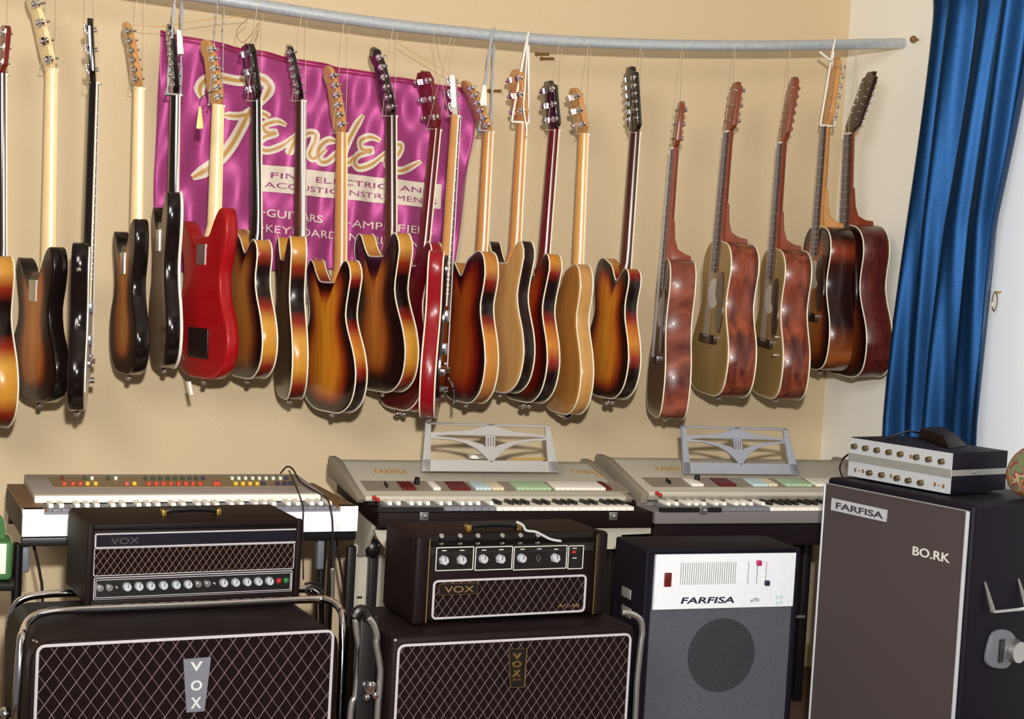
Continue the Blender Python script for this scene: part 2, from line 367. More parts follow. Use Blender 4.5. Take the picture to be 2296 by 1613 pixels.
# curtain
def curtain():
    Xp = XC-.075; top = [onX(2085, 0, Xp).y, onX(2345, 0, Xp).y]
    rows = [(-40, 2087, 2342), (0, 2088, 2335), (190, 2068, 2300), (500, 2036, 2243), (760, 2010, 2222), (950, 1994, 2208), (1100, 1987, 2199), (1500, 1960, 2170)]
    nu, nv = 150, 60; mb = MB(); vs = []
    prof = [(onX((a+b)/2, py, Xp).z, onX(a, py, Xp).y, onX(b, py, Xp).y) for py, a, b in rows]
    zt = prof[0][0]+.12; prof.insert(0, (zt, prof[0][1], prof[0][2])); 
    for j in range(nv+1):
        z = zt + (.12-zt)*j/nv
        for k in range(len(prof)-1):
            if prof[k][0] >= z >= prof[k+1][0] or k == len(prof)-2:
                t = min(1.1, max(0, (prof[k][0]-z)/(prof[k][0]-prof[k+1][0]))); ya = prof[k][1]+(prof[k+1][1]-prof[k][1])*t; yb = prof[k][2]+(prof[k+1][2]-prof[k][2])*t; break
        for i in range(nu+1):
            u = i/nu; s = z/zt
            f = .026*math.sin(2*math.pi*(4.4*u**.85+.10*math.sin(2.2*z)+.3)) + .005*math.sin(2*math.pi*(9.2*u+.5*s)) + .012*math.sin(2*math.pi*(2.3*u-1.0*s))
            vs.append((Xp+f, ya+(yb-ya)*u, z))
    fs = [(j*(nu+1)+i, j*(nu+1)+i+1, (j+1)*(nu+1)+i+1, (j+1)*(nu+1)+i) for j in range(nv) for i in range(nu)]
    mb.add(vs, fs)
    me = mesh_of('curtain', mb, 'velvet', smooth=180)
    o = part('curtain', me, None); sm = o.modifiers.new('thick', 'SOLIDIFY'); sm.thickness = .004
    tag(o, 'long blue velvet curtain hanging in folds before the cream right wall', 'curtain')
curtain()
# door handle ring
p = onX(2236, 655, XC-.02); q = onX(2236, 697, XC-.02)
ring = [(XC-.03, (p.y+q.y)/2+.012*math.cos(a*math.pi/8), (p.z+q.z)/2+(p.z-q.z)/2*math.sin(a*math.pi/8)) for a in range(16)]
part('window_catch', MB().tube(ring, .002, 6, True).cyl((XC-.03, (p.y+q.y)/2, p.z), (XC, (p.y+q.y)/2, p.z), .003), 'gold', d1, M.Identity(4), label='thin brass ring')
# ---------------------------------------------------------------- the sagging rail
PY = 4.60; PR = .0185
pipe_px = [(-60, -88), (100, -62), (300, -30), (487, -3), (620, 18), (720, 34), (880, 56), (1050, 74), (1200, 88), (1300, 94), (1500, 101), (1700, 103), (1850, 101), (2040, 99)]
PIPE = [onY(a, b, PY) for a, b in pipe_px]
PIPE[-1].x = min(PIPE[-1].x, XC-.004)
SP = spline(PIPE, 6)
def pipe_z(x):
    for a, b in zip(SP, SP[1:]):
        if a.x <= x <= b.x: return a.z+(b.z-a.z)*(x-a.x)/(b.x-a.x)
    return SP[0].z if x < SP[0].x else SP[-1].z
SP0 = [V((SP[0].x-.5, PY, SP[0].z+.06))]+SP
rail = part('hanging_rail', MB().tube(SP0, PR, 20), 'galvanised')
tag(rail, 'long grey metal rail along the top of the wall, guitars hung from it', 'rail')
p = onX(2048, 88, XC-.02)
tag(part('rail_hook', MB().ball((XC-.02, p.y, p.z), .013).cyl((XC-.02, p.y, p.z), (XC, p.y, p.z), .005), 'nail_brown'),
    'small dark round hook in the cream wall at the end of the rail', 'hook')
# ---------------------------------------------------------------- banner
BY = WY-.026
def fold(x, z):
    return .014*math.sin(38*(x+.42*z)+2.2*math.sin(4*z+2*x)) + .006*math.sin(61*x-20*z+1.5*math.sin(9*x)) + .005*math.sin(9*z+5*x)
def conform(mb, off):
    mb.v = [(x, BY+fold(x, z)+off+y, z) for x, y, z in mb.v]; return mb
bTL, bTR, bBR, bBL = [onY(a, b, BY) for a, b in ((358, 70), (1076, 205), (1016, 600), (340, 612))]
def bil(u, v):
    a = bTL.lerp(bTR, u); b = bBL.lerp(bBR, u); q = a.lerp(b, v)
    q.z -= .012*math.sin(math.pi*u)*(1-v)*.5; return q
mb = MB(); nu, nv = 120, 80
vs = [(lambda q: (q.x, 0, q.z))(bil(i/nu, j/nv)) for j in range(nv+1) for i in range(nu+1)]
mb.add(vs, [(j*(nu+1)+i, j*(nu+1)+i+1, (j+1)*(nu+1)+i+1, (j+1)*(nu+1)+i) for j in range(nv) for i in range(nu)]); conform(mb, 0)
ban = part('banner', mesh_of('banner', mb, 'satin', smooth=180), None)
ban.modifiers.new('t', 'SOLIDIFY').thickness = .0015
tag(ban, 'purple satin banner with cream script lettering on the tan wall behind the guitars', 'banner')
mb = MB()
for k in (0, 1):
    pts = []
    for i in range(61): q = bil(i/60, .004+.016*k); pts.append((q.x, BY+fold(q.x, q.z)-.003, q.z))
    mb.tube(pts, .004, 6)
part('hem', mb, 'satin_hem', ban, M.Identity(4))
def cpx(x, y): return 400+x/2.88, 60+y/2.88
def stroke(pts, wpx, mbs, shrink=1.0, off=0):
    pp = [onY(*cpx(*q[:2]), BY) for q in pts]; pp = spline([(a.x, 0, a.z) for a in pp], 8)
    n = len(pp); L = []
    for i, q in enumerate(pp):
        t = (pp[min(n-1, i+1)]-pp[max(0, i-1)]).normalized(); nn = V((-t.z, 0, t.x))
        e = min(1, .45+2.2*min(i, n-1-i)/n*2)
        hw = wpx/2.88/705/2*shrink*e*1.25; L.append((q+nn*hw, q-nn*hw))
    vs = []; fs = []
    for a, b in L: vs += [a, b, (a+b)/2]
    for i in range(n-1): k = 3*i; fs += [(k, k+2, k+5, k+3), (k+2, k+1, k+4, k+5)]
    mbs.add([(v[0], off, v[2]) for v in vs], fs)
ST = [([(150, 460), (138, 400), (175, 345), (270, 335), (400, 350), (520, 335), (578, 380), (572, 430), (530, 500)], 56),
      ([(88, 975), (180, 925), (270, 850), (340, 760), (400, 660), (445, 580), (478, 525)], 66), ([(285, 575), (375, 580), (455, 560), (480, 530)], 44), ([(455, 565), (540, 560), (580, 590)], 40),
      ([(690, 640), (625, 615), (550, 640), (565, 682), (622, 690), (550, 715), (515, 765), (570, 800), (660, 772), (745, 705)], 44),
      ([(700, 830), (730, 760), (775, 685)], 46), ([(745, 770), (820, 695), (885, 690), (880, 750), (850, 820), (880, 850), (950, 790)], 44),
      ([(1010, 745), (950, 740), (905, 795), (915, 868), (970, 865), (1040, 790)], 46), ([(1195, 570), (1135, 660), (1075, 765), (1045, 850), (1080, 882), (1130, 840)], 46),
      ([(1295, 740), (1240, 712), (1178, 740), (1190, 790), (1245, 800), (1160, 830), (1130, 882), (1175, 912), (1260, 880), (1345, 800)], 46),
      ([(1320, 880), (1365, 790), (1395, 735)], 44), ([(1375, 770), (1430, 765), (1410, 820), (1345, 890), (1400, 932), (1480, 915), (1572, 868)], 44)]
mb = MB()
for pts, wd in ST: stroke(pts, wd, mb)
part('script_lettering', mesh_of('script_lettering', conform(mb, -.0046), 'off_white', smooth=180), None, ban, M.Identity(4))
mb = MB()
for pts, wd in ST: stroke(pts, wd, mb, .34)
part('script_shading', mesh_of('script_shading', conform(mb, -.0062), 'gold_text', smooth=180), None, ban, M.Identity(4), label='tan streaks inside the cream script')
def btext(s, pL, pR, hpx, matn, name, bold=.012, off=-.0085, shear=0):
    a = onY(*pL, BY); b = onY(*pR, BY); t = text_mb(s, (b-a).length, hpx/705., bold=min(bold, .012), depth=.001)
    # subdivide letters so they follow the folds
    me = mesh_of('x', t, matn); bm = bmesh.new(); bm.from_mesh(me)
    bmesh.ops.triangulate(bm, faces=bm.faces)
    for _ in range(3):
        es = [e for e in bm.edges if e.calc_length() > .012]
        if es: bmesh.ops.subdivide_edges(bm, edges=es, cuts=1); bmesh.ops.triangulate(bm, faces=bm.faces)
    dz = (b.z-a.z)/(b.x-a.x)
    for v in bm.verts: x = a.x+v.co.x; z = a.z+v.co.z+dz*v.co.x; v.co = (x, BY+fold(x, z)+off, z)
    bm.to_mesh(me); bm.free(); me.name = name
    part(name, me, None, ban, M.Identity(4))
mb = MB(); n = 80; vs = []
for i in range(n+1):
    u = i/n; t = V((583, 368, 0)).lerp(V((988, 414, 0)), u); b_ = V((583, 428, 0)).lerp(V((986, 469, 0)), u)
    for k in range(7): q = onY(*t.lerp(b_, k/6)[:2], BY); vs.append((q.x, 0, q.z))
mb.add(vs, [(i*7+k, i*7+k+1, i*7+k+8, i*7+k+7) for i in range(n) for k in range(6)])
part('white_label_strip', mesh_of('white_label_strip', conform(mb, -.0052), 'off_white', smooth=180), None, ban, M.Identity(4), label='cream strip printed with two lines of words')
btext('FINE  ELECTRIC  AND', cpx(600, 975), cpx(1645, 1082), 13, 'purple_text', 'lettering', .004)
btext('ACOUSTIC INSTRUMENTS', cpx(560, 1035), cpx(1665, 1150), 13, 'purple_text', 'lettering', .004)
btext('·GUITARS', cpx(548, 1222), cpx(935, 1268), 18, 'off_white', 'lettering', .03)
btext('·AMPLIFIERS', cpx(1085, 1292), cpx(1640, 1345), 18, 'off_white', 'lettering', .03)
btext('·KEYBOARD INSTRUMENTS', cpx(540, 1322), cpx(1640, 1440), 18, 'off_white', 'lettering', .03)
btext('Rhodes', cpx(870, 1520), cpx(960, 1530), 12, 'gold_text', 'lettering', .01, shear=.2)
# ---------------------------------------------------------------- guitars
OUT = {
 'offset': ([(0, 0), (.5, .01), (.86, .09), (1, .24), (.9, .40), (.70, .52), (.66, .64), (.76, .76), (.84, .86), (.78, .93), (.62, .92), (.46, .85), (.24, .80), (.15, .80), (.14, .84), (-.14, .84), (-.16, .84), (-.26, .86), (-.40, .93), (-.56, 1.0), (-.74, 1.0), (-.84, .90), (-.78, .76), (-.66, .62), (-.72, .48), (-.92, .34), (-1, .21), (-.86, .08), (-.5, .01)], .82),
 'double': ([(0, 0), (.5, .012), (.86, .1), (1, .25), (.93, .40), (.70, .57), (.64, .67), (.74, .82), (.80, .92), (.70, .995), (.56, 1.0), (.44, .93), (.30, .87), (.17, .86), (-.17, .86), (-.30, .87), (-.44, .93), (-.56, 1.0), (-.70, .995), (-.80, .92), (-.74, .82), (-.64, .67), (-.70, .57), (-.93, .40), (-1, .25), (-.86, .1), (-.5, .012)], .86),
 'single': ([(0, 0), (.5, .012), (.86, .1), (1, .25), (.93, .40), (.72, .57), (.68, .68), (.76, .80), (.74, .88), (.58, .92), (.42, .88), (.28, .84), (.17, .84), (-.02, .93), (-.2, .965), (-.48, .995), (-.70, .96), (-.80, .86), (-.76, .76), (-.68, .66), (-.72, .57), (-.93, .40), (-1, .25), (-.86, .1), (-.5, .012)], .86),
 'acoustic': ([(0, 0), (.55, .008), (.88, .07), (1, .21), (.95, .35), (.74, .50), (.65, .60), (.68, .71), (.74, .81), (.70, .91), (.5, .98), (.2, 1), (-.2, 1), (-.5, .98), (-.70, .91), (-.74, .81), (-.68, .71), (-.65, .60), (-.74, .50), (-.95, .35), (-1, .21), (-.88, .07), (-.55, .008)], .99)}
HEADS = {
 'inline': [(-.021, 0), (-.033, .10), (-.036, .22), (-.034, .45), (-.03, .7), (-.022, .84), (-.012, .95), (.006, 1.0), (.026, .98), (.038, .90), (.036, .80), (.024, .72), (.026, .5), (.031, .25), (.029, .1), (.021, 0)],
 'sym': [(-.021, 0), (-.035, .14), (-.036, .5), (-.038, .85), (-.026, .97), (-.01, .965), (0, 1.0), (.01, .965), (.026, .97), (.038, .85), (.036, .5), (.035, .14), (.021, 0)],
 'round': [(-.021, 0), (-.036, .15), (-.034, .5), (-.036, .8), (-.028, .93), (-.012, 1.0), (.012, 1.0), (.028, .93), (.036, .8), (.034, .5), (.036, .15), (.021, 0)],
 'slot': [(-.021, 0), (-.037, .1), (-.037, .9), (-.022, .93), (-.018, 1.0), (.018, 1.0), (.022, .93), (.037, .9), (.037, .1), (.021, 0)]}
def peg_mesh(btn):
    key = 'peg_'+btn
    if key in bpy.data.meshes: return bpy.data.meshes[key]
    mb = MB(); mb.box(-.008, .006, .008, .016, -.009, .009); mb.cyl((-.001, .016, 0), (-.001, .019, 0), .006, n=10)
    mb.cyl((.006, .011, 0), (.020, .011, 0), .0022, n=8); mb.cyl((0, .0, 0), (0, -.016, 0), .0035, n=10)
    mb.cur = 1; mb.ball((.024, .011, 0), .0085, 10, .85, .5, 1.05)
    return mesh_of(key, mb, ['chrome', btn])
ANCH = []
def guitar(name, label, tip, nut, sh, butt, alpha, w, t, kind, face, back, rim, neckm, headm, vis='back', Y=4.62, head='inline', pegs=6, pside=1,
           board='rosewood_board', bind='cream_binding', nbind=True, strings=False, btn='chrome', group=None, cat='guitar', bulge=.008, extras=(), cutflip=1, neckw=1.0):
    A = onY(*butt, Y); v = (CAM-A); v.z = 0; v.normalize(); left = V((v.y, -v.x, 0))
    Rh = -left; a = math.radians(alpha); n = v*math.cos(a)+left*math.sin(a)
    yl = n if vis == 'back' else -n
    Nv = onY(*nut, Y); Nz = Nv + Rh*(yl.dot(Rh)*(t/2)); zl = (Nz-A); L = zl.length; zl.normalize()
    xl = yl.cross(zl).normalized(); yl = zl.cross(xl).normalized()
    mw = M((xl, yl, zl)).transposed().to_4x4(); mw.translation = A
    R = thing(name, label, cat, mw, group)
    out, jz = OUT[kind]; Lb = L*(butt[1]-sh)/(butt[1]-nut[1]); N = 96
    pts = [(x*cutflip*w/2, z*Lb) for x, z in smooth_closed(out, N)]
    if cutflip < 0: pts = pts[::-1]
    # body -----------------------------------------------------------------
    mb = MB(); vs = []; ins = []; zn = []; rings = []
    def ring(s, y, iv):
        st = len(vs)
        for x, z in pts:
            cz = .42*Lb+(z-.42*Lb)*.42; X = x*s; Z = cz+(z-cz)*s
            vs.append((X, y, Z)); ins.append(iv); zn.append(z/Lb)
        rings.append(st); return st
    SS = [.12, .3, .45, .58, .7, .8, .88, .94, .985]; hb = t/2
    bf = bulge; fr = []
    for s in SS: fr.append(ring(s, -hb-bf*(1-s*s)+(.0015 if s > .98 else 0), s))
    e1 = ring(1, -hb+.004, 1); e2 = ring(1, hb-.004, 1); bk = []
    for s in SS[::-1]: bk.append(ring(s, hb+bf*(1-s*s)-(.0015 if s > .98 else 0), s))
    fs = []; mi = []
    def br(a, b, k):
        for i in range(N): fs.append((a+i, a+(i+1) % N, b+(i+1) % N, b+i)); mi.append(k)
    seq = fr+[e1]
    for q in range(len(seq)-1): br(seq[q], seq[q+1], 0)
    br(e1, e2, 2)
    seq = [e2]+bk
    for q in range(len(seq)-1): br(seq[q], seq[q+1], 1)
    fs.append(tuple(range(fr[0]+N-1, fr[0]-1, -1))); mi.append(0); fs.append(tuple(range(bk[-1], bk[-1]+N))); mi.append(1)
    mb.v = vs; mb.f = fs; mb.mi = mi; mb.at = {'inset': ins, 'zn': zn}
    # duplicate-free: rim shares verts with faces, sharp by angle
    body = part('body', mb, [face, back, rim], R, smooth=50)
    if bind:
        br_ = .0046 if 'thick_edge' in extras else .0025
        for y in ((-hb+.003,) if 'front_edge' in extras else (-hb+.003, hb-.003)):
            part('binding', MB().tube([(x*1.004, y, z) for x, z in pts], br_, 6, True), bind, body, mw)
    # neck -----------------------------------------------------------------
    yF = -hb-(.002 if kind != 'double' and kind != 'single' else .006); zj = jz*Lb
    z0 = zj-.03 if kind != 'acoustic' else Lb-.01
    mb = MB(); n1 = 9; secs = []
    zs = [z0, zj+.012, zj+.05, zj+.1, (zj+L)/2, L-.04, L-.012, L+.006]
    for z in zs:
        f = max(0, min(1, (z-z0)/(L-z0))); ww = (.028-.0065*f)*neckw; th = .025-.004*f
        if z <= zj+.013: th = .034 if kind != 'acoustic' else .03
        secs.append([(ww*math.cos(math.pi*i/(n1-1)), yF+th*math.sin(math.pi*i/(n1-1))**.75, z) for i in range(n1)])
    vs = [p for s_ in secs for p in s_]; fs = []
    for i in range(len(secs)-1):
        for j in range(n1): fs.append((i*n1+j, i*n1+(j+1) % n1, (i+1)*n1+(j+1) % n1, (i+1)*n1+j))
    fs += [tuple(range(n1)), tuple(range((len(secs)-1)*n1, len(secs)*n1))]
    mb.add(vs, fs); nk = part('neck', mb, neckm, R, smooth=40)
    if kind == 'acoustic':
        hp = [(yF+.002, Lb+.16), (yF+.024, Lb+.13), (yF+.030, Lb+.07), (yF+.042, Lb+.035), (yF+.07, Lb+.020), (hb-.006, Lb+.016), (hb-.004, Lb-.003), (yF+.002, Lb-.006)]
        part('heel', MB().prism(hp, -.022, .022, 0), neckm, nk, mw, bevel=.004)
    elif kind == 'offset':
        part('neck_plate', MB().box(-.026, .026, hb+bulge*.6, hb+bulge*.6+.003, zj-.075, zj-.012), 'dull_chrome', R)
    # fretboard
    ze = zj-.09 if kind != 'acoustic' else Lb*.80
    mb = MB(); wa = .0285*neckw; wb = .0218*neckw; wz = lambda z: wa+(wb-wa)*(z-ze)/(L-ze)
    mb.add([(-wa, yF-.006, ze), (wa, yF-.006, ze), (wa, yF, ze), (-wa, yF, ze), (-wb, yF-.006, L), (wb, yF-.006, L), (wb, yF, L), (-wb, yF, L)],
           [(0, 1, 2, 3), (4, 7, 6, 5), (0, 4, 5, 1), (1, 5, 6, 2), (2, 6, 7, 3), (3, 7, 4, 0)])
    fbd = part('fretboard', mb, board, R)
    sl = L-.30*Lb
    if vis == 'front' or strings:
        fm = mesh_of('fret', MB().box(-1, 1, yF-.0073, yF-.0058, -.0007, .0007), 'dull_chrome')
        for k in range(1, 22):
            z = L-sl*(1-2**(-k/12))
            if z > ze+.004: part('fret', fm, None, fbd, mw @ M.Translation((0, 0, z)) @ M.Diagonal((wz(z), 1, 1, 1)))
    part('nut', MB().box(-wb, wb, yF-.009, yF-.001, L-.003, L+.003), 'white_plastic', R)
    if nbind:
        part('neck_binding', MB().tube([(wa, yF-.0035, ze), (wb, yF-.0035, L)], .0028, 6).tube([(-wa, yF-.0035, ze), (-wb, yF-.0035, L)], .0028, 6), 'cream_binding', fbd, mw)
    # headstock --------------------------------------------------------------
    Tp = onY(*tip, Y); dv = Tp-Nv; Lh = max(.1, dv.dot(zl)); lat = dv.dot(Rh)-zl.dot(Rh)*Lh
    dy = lat/(yl.dot(Rh)) if abs(yl.dot(Rh)) > .2 else 0; dy = max(-.02, min(.42*Lh, dy))
    res = lat-dy*yl.dot(Rh); dx = res/xl.dot(Rh) if abs(xl.dot(Rh)) > .2 else 0; dx = max(-.05, min(.05, dx))
    hsx = 1.12 if head == 'inline' else 1.3
    hp = HEADS[head]; hp = [(x*(hsx if z > .05 else 1)*(pside if head == 'inline' else 1)*-1, z) for x, z in hp]
    mb = MB(); nn = len(hp)
    vs = [(x+dx*z, yF+dy*z-.0+(.0), L+.004+z*Lh) for x, z in hp]+[(x+dx*z, yF+.016+dy*z, L+.004+z*Lh) for x, z in hp]
    mb.add(vs, [tuple(range(nn)), tuple(range(2*nn-1, nn-1, -1))]+[(i, i+nn, (i+1) % nn+nn, (i+1) % nn) for i in range(nn)])
    hd = part('headstock', mb, headm, R, bevel=.002)
    ang = math.atan2(dy, Lh); pm = peg_mesh(btn)
    if head == 'inline': sl_ = [(pside, .12+.72*k/(pegs-1)) for k in range(pegs)]
    else: sl_ = [(s, .2+.62*k/(pegs//2-1)) for s in (1, -1) for k in range(pegs//2)]
    for s, z in sl_:
        sc_ = 1.25 if pegs == 4 else (.8 if pegs == 12 else 1)
        T = mw @ M.Translation((s*.024*hsx+dx*z, yF+.008+dy*z, L+.004+z*Lh)) @ M.Rotation(-ang, 4, 'X') @ M.Rotation(0 if s > 0 else math.pi, 4, 'Y')
        if s < 0: T = T @ M.Scale(1, 4)
        o = part('tuning_peg', pm, None, R, T @ M.Scale(sc_, 4))
    # fittings -----------------------------------------------------------------
    part('strap_button', MB().ball((0, 0, -.012), .0088, 10).cyl((0, 0, -.01), (0, 0, .004), .004), 'chrome', R)
    fz = yF+.001
    if kind == 'acoustic':
        sy = -hb-bf*.75
        part('soundhole', MB().cyl((0, sy+.001, .66*Lb), (0, sy-.0012, .66*Lb), .052, n=28), 'off_white' if 'pale_hole' in extras else 'key_black', body, mw)
        pg = [(.03, .66), (.04, .78), (.085, .80), (.105, .68), (.115, .52), (.10, .42), (.07, .42), (.045, .52), (.055, .60)]
        pg = smooth_closed([(x, z) for x, z in pg], 40)
        part('pickguard', MB().prism([(x, z*Lb) for x, z in pg], sy-.0035, sy+.001), 'tortoise', R)
        part('bridge', MB().box(-.08, .08, sy-.012, sy+.002, .335*Lb, .39*Lb).box(-.04, .04, sy-.017, sy-.01, .37*Lb, .375*Lb), 'dark_head', R, bevel=.003)
        if 'knobs' in extras:
            for x, z in ((.12, .30), (.12, .42)): part('control_knob', MB().cyl((x, sy-.012, z*Lb), (x, sy+.004, z*Lb), .008, n=12), 'chrome', R)
    else:
        sy = -hb-bf*.8
        for z in (.42, .62): part('pickup', MB().box(-.045, .045, sy-.012, sy+.003, z*Lb-.018, z*Lb+.018), 'chrome', R, bevel=.003)
        part('bridge', MB().box(-.045, .045, sy-.012, sy+.003, .26*Lb, .30*Lb).cyl((-.05, sy-.01, .33*Lb), (.05, sy-.01, .33*Lb), .005), 'chrome', R, bevel=.002)
        if 'guard' in extras or 'white_guard' in extras:
            g = [(x*.86, z*.98 if z > .1*Lb else z+.03) for x, z in pts if z > .12*Lb]
            part('pickguard', MB().prism(g, sy-.003, sy+.0035), 'white_plastic' if 'white_guard' in extras else 'black_gloss', R)
        for x, z in ((.11, .16), (.13, .28)): part('control_knob', MB().cyl((x*cutflip, sy-.016, z*Lb), (x*cutflip, sy+.004, z*Lb), .010, .008, n=12), 'chrome', R)
        if 'tremolo' in extras:
            part('tremolo_arm', MB().tube(spline([(0, sy-.02, .24*Lb), (.03, sy-.035, .19*Lb), (.035, sy-.042, .10*Lb), (.03, sy-.04, .04)]), .0035, 6), 'chrome', R)
        if 'pad' in extras:
            part('back_cover', MB().box(-.062, .062, hb+bulge*.3, hb+bulge+.005, .12*Lb, .30*Lb), 'black_plastic', body, mw, bevel=.002, label='black square cover on the red back')
        if 'tailpiece' in extras:
            part('tailpiece', MB().prism([(-hb*.8, -.004), (-.8*hb, .03), (hb*.5, .012), (hb*.8, -.008), (0, -.018)], -.03, .03, 0), 'chrome', R, bevel=.002)
        if 'jackplug' in extras:
            part('jack_plug', MB().ball((.02, 0, -.016), .012).ball((-.03, 0, -.012), .010), 'chrome', R)
        if 'rimpins' in extras:
            for z in (.2, .52, .85): part('side_screw', MB().ball((-w/2*.9 if z != .52 else -w/2*.66, 0, z*Lb), .008), 'chrome', R)
    if strings:
        nS = strings; zb = .37*Lb if kind == 'acoustic' else .31*Lb
        for k in range(nS):
            x = (k/(nS-1)-.5); part('string', MB().tube([(x*.052, -hb-bf-.014, zb), (x*.036, yF-.0095, L)], .0004, 4), 'piping_grey', R)
    # hanging string -------------------------------------------------------------
    ANCH.append((R, mw @ V((0, yF+.008+dy*.12, L+.012+.0*Lh)), Nv, label))
    return R
G = guitar
G('electric_guitar', 'dark sunburst guitar cut off by the left edge of the photo', (12, 60), (2, 168), 574, (-22, 955), 75, .38, .06, 'double', 'burst', 'burst', 'rim_burst', 'dark_neck', 'red_head', head='sym', btn='white_plastic')
G('bass_guitar', 'large dark sunburst bass with a pale maple neck, near the left edge', (76, -12), (117, 158), 555, (88, 900), 68, .345, .046, 'offset', 'burst_bass', 'burst_bass', 'rim_black', 'maple_cream', 'maple_cream', pegs=4, pside=-1, board='maple_cream', bind=None, nbind=False, cat='bass guitar', bulge=.002, Y=4.68, neckw=1.05)
G('bass_guitar', 'thin black guitar seen edge-on with chrome dots, third from the left', (208, 44), (214, 188), 548, (174, 918), 93, .31, .045, 'offset', 'black_body', 'black_body', 'rim_black', 'black_gloss', 'black_gloss', head='sym', btn='chrome', board='rosewood_board', strings=6, bind=None, cat='bass guitar', extras=('white_guard', 'rimpins'), Y=4.46, bulge=.001)
G('electric_guitar', 'small brown sunburst guitar with notched body and slim maple neck', (289, 52), (314, 200), 495, (288, 838), 76, .335, .042, 'offset', 'burst_bass', 'burst_bass', 'rim_black', 'maple_cream', 'maple_tan', pside=-1, board='maple_cream', bind=None, nbind=False, bulge=.002)
G('electric_guitar', 'black guitar with a white front edge hung by a thick grey rope', (386, 56), (396, 215), 437, (368, 822), 80, .335, .045, 'offset', 'off_white', 'brown_back', 'rim_black', 'black_gloss', 'black_gloss', pside=-1, bind='white_plastic', nbind=True, extras=('white_guard', 'front_edge', 'thick_edge'), bulge=.002)
G('electric_guitar', 'bright red solid guitar with a black square on its back', (470, 92), (490, 238), 470, (458, 848), 62, .35, .042, 'offset', 'red_body', 'red_body', 'red_body', 'maple_cream', 'maple_tan', pside=-1, board='maple_cream', bind=None, nbind=False, extras=('pad',), bulge=.001)
G('electric_guitar', 'brown sunburst guitar with black neck partly behind the red guitar', (556, 100), (574, 228), 510, (556, 846), 71, .40, .052, 'single', 'burst_brown', 'burst_brown', 'rim_burst', 'black_gloss', 'black_gloss', head='sym', btn='black_plastic', cutflip=-1)
G('electric_guitar', 'slim sunburst guitar turned edge-on, dull brown back and cream-edged side', (650, 103), (674, 228), 532, (650, 892), 80.5, .37, .052, 'double', 'burst', 'brown_back', 'rim_burst', 'neck_burst', 'black_gloss', pside=-1, strings=6)
G('electric_guitar', 'orange sunburst guitar with two short horns and maple neck before the banner', (740, 150), (765, 300), 585, (745, 922), 64, .40, .045, 'double', 'burst', 'burst', 'rim_burst_short', 'maple_tan', 'maple_tan', pside=-1, board='maple_cream', nbind=False, extras=())
G('electric_guitar', 'big dark sunburst double-horned guitar with a black scrolled head', (843, 108), (876, 262), 525, (858, 876), 64, .41, .052, 'double', 'burst_dark', 'burst_dark', 'rim_burst', 'neck_burst', 'black_gloss', pside=-1, board='rosewood_board')
G('electric_guitar', 'wine red double-horned guitar with cream edging and wine red neck', (950, 160), (976, 290), 545, (898, 918), 64, .38, .045, 'double', 'wine', 'wine', 'rim_wine', 'wine_neck', 'red_head', Y=4.745, head='sym', extras=('jackplug',), btn='dull_chrome')
G('electric_guitar', 'bright red guitar seen edge-on between cream edges, leaning left', (1017, 168), (1022, 262), 567, (962, 934), 94, .31, .05, 'double', 'wine', 'wine', 'rim_wine', 'maple_tan', 'white_plastic', head='round', strings=6, Y=4.39, extras=('tremolo', 'guard'))
G('electric_guitar', 'red-brown sunburst guitar with a large tan paddle head tilted left', (1046, 178), (1094, 296), 562, (1045, 901), 67, .38, .052, 'single', 'burst_red', 'burst_red', 'rim_burst_amber', 'maple_tan', 'maple_tan', pside=-1, board='maple_cream', nbind=True, cutflip=1)
G('electric_guitar', 'pale natural maple guitar with dark brown sides and white hanging strap', (1158, 158), (1170, 275), 543, (1122, 878), 65, .40, .045, 'double', 'natural', 'natural', 'rim_dark', 'maple_tan', 'maple_tan', head='round', board='maple_cream')
G('electric_guitar', 'deep red sunburst guitar with black square head and jack plugs below', (1232, 184), (1242, 292), 572, (1178, 900), 66, .39, .05, 'double', 'burst_red', 'burst_red', 'rim_burst_short', 'wine_neck', 'black_gloss', head='slot', extras=('jackplug',))
G('electric_guitar', 'golden blond hollow guitar with chrome tailpiece at its bottom', (1288, 200), (1308, 302), 590, (1266, 926), 69, .38, .05, 'single', 'natural_gold', 'natural_gold', 'rim_gold', 'maple_gold', 'maple_tan', head='round', board='maple_cream', extras=('tailpiece',), cutflip=1)
G('electric_guitar', 'orange sunburst twelve-string guitar with black slotted head', (1415, 152), (1424, 298), 577, (1366, 892), 67, .38, .05, 'single', 'burst', 'burst', 'rim_burst_short', 'neck_burst', 'black_gloss', head='slot', pegs=12, extras=('jackplug',), cutflip=-1)
G('acoustic_guitar', 'red-brown acoustic guitar turned sideways, its top hidden from view', (1524, 232), (1510, 335), 580, (1492, 933), 81, .39, .092, 'acoustic', 'spruce_dark', 'flame_red', 'flame_red', 'mahogany_neck', 'mahogany_neck', vis='front', head='round', strings=6, bulge=.001, nbind=False, extras=('pale_hole',))
G('acoustic_guitar', 'acoustic guitar with olive top, dark pickguard and flamed red sides', (1648, 190), (1632, 298), 542, (1612, 884), 70.5, .40, .105, 'acoustic', 'spruce_olive', 'flame_mahogany', 'flame_mahogany', 'mahogany_neck', 'mahogany_neck', vis='front', head='slot', strings=6, bulge=.001, nbind=False, extras=('pale_hole',))
G('acoustic_guitar', 'acoustic guitar with olive top, chrome knobs and flamed dark red sides', (1778, 178), (1752, 322), 558, (1740, 890), 72.5, .40, .100, 'acoustic', 'spruce_olive', 'flame_mahogany', 'flame_mahogany', 'mahogany_neck', 'mahogany_neck', vis='front', head='round', strings=6, pegs=12, bulge=.001, nbind=False, extras=('knobs', 'pale_hole'))
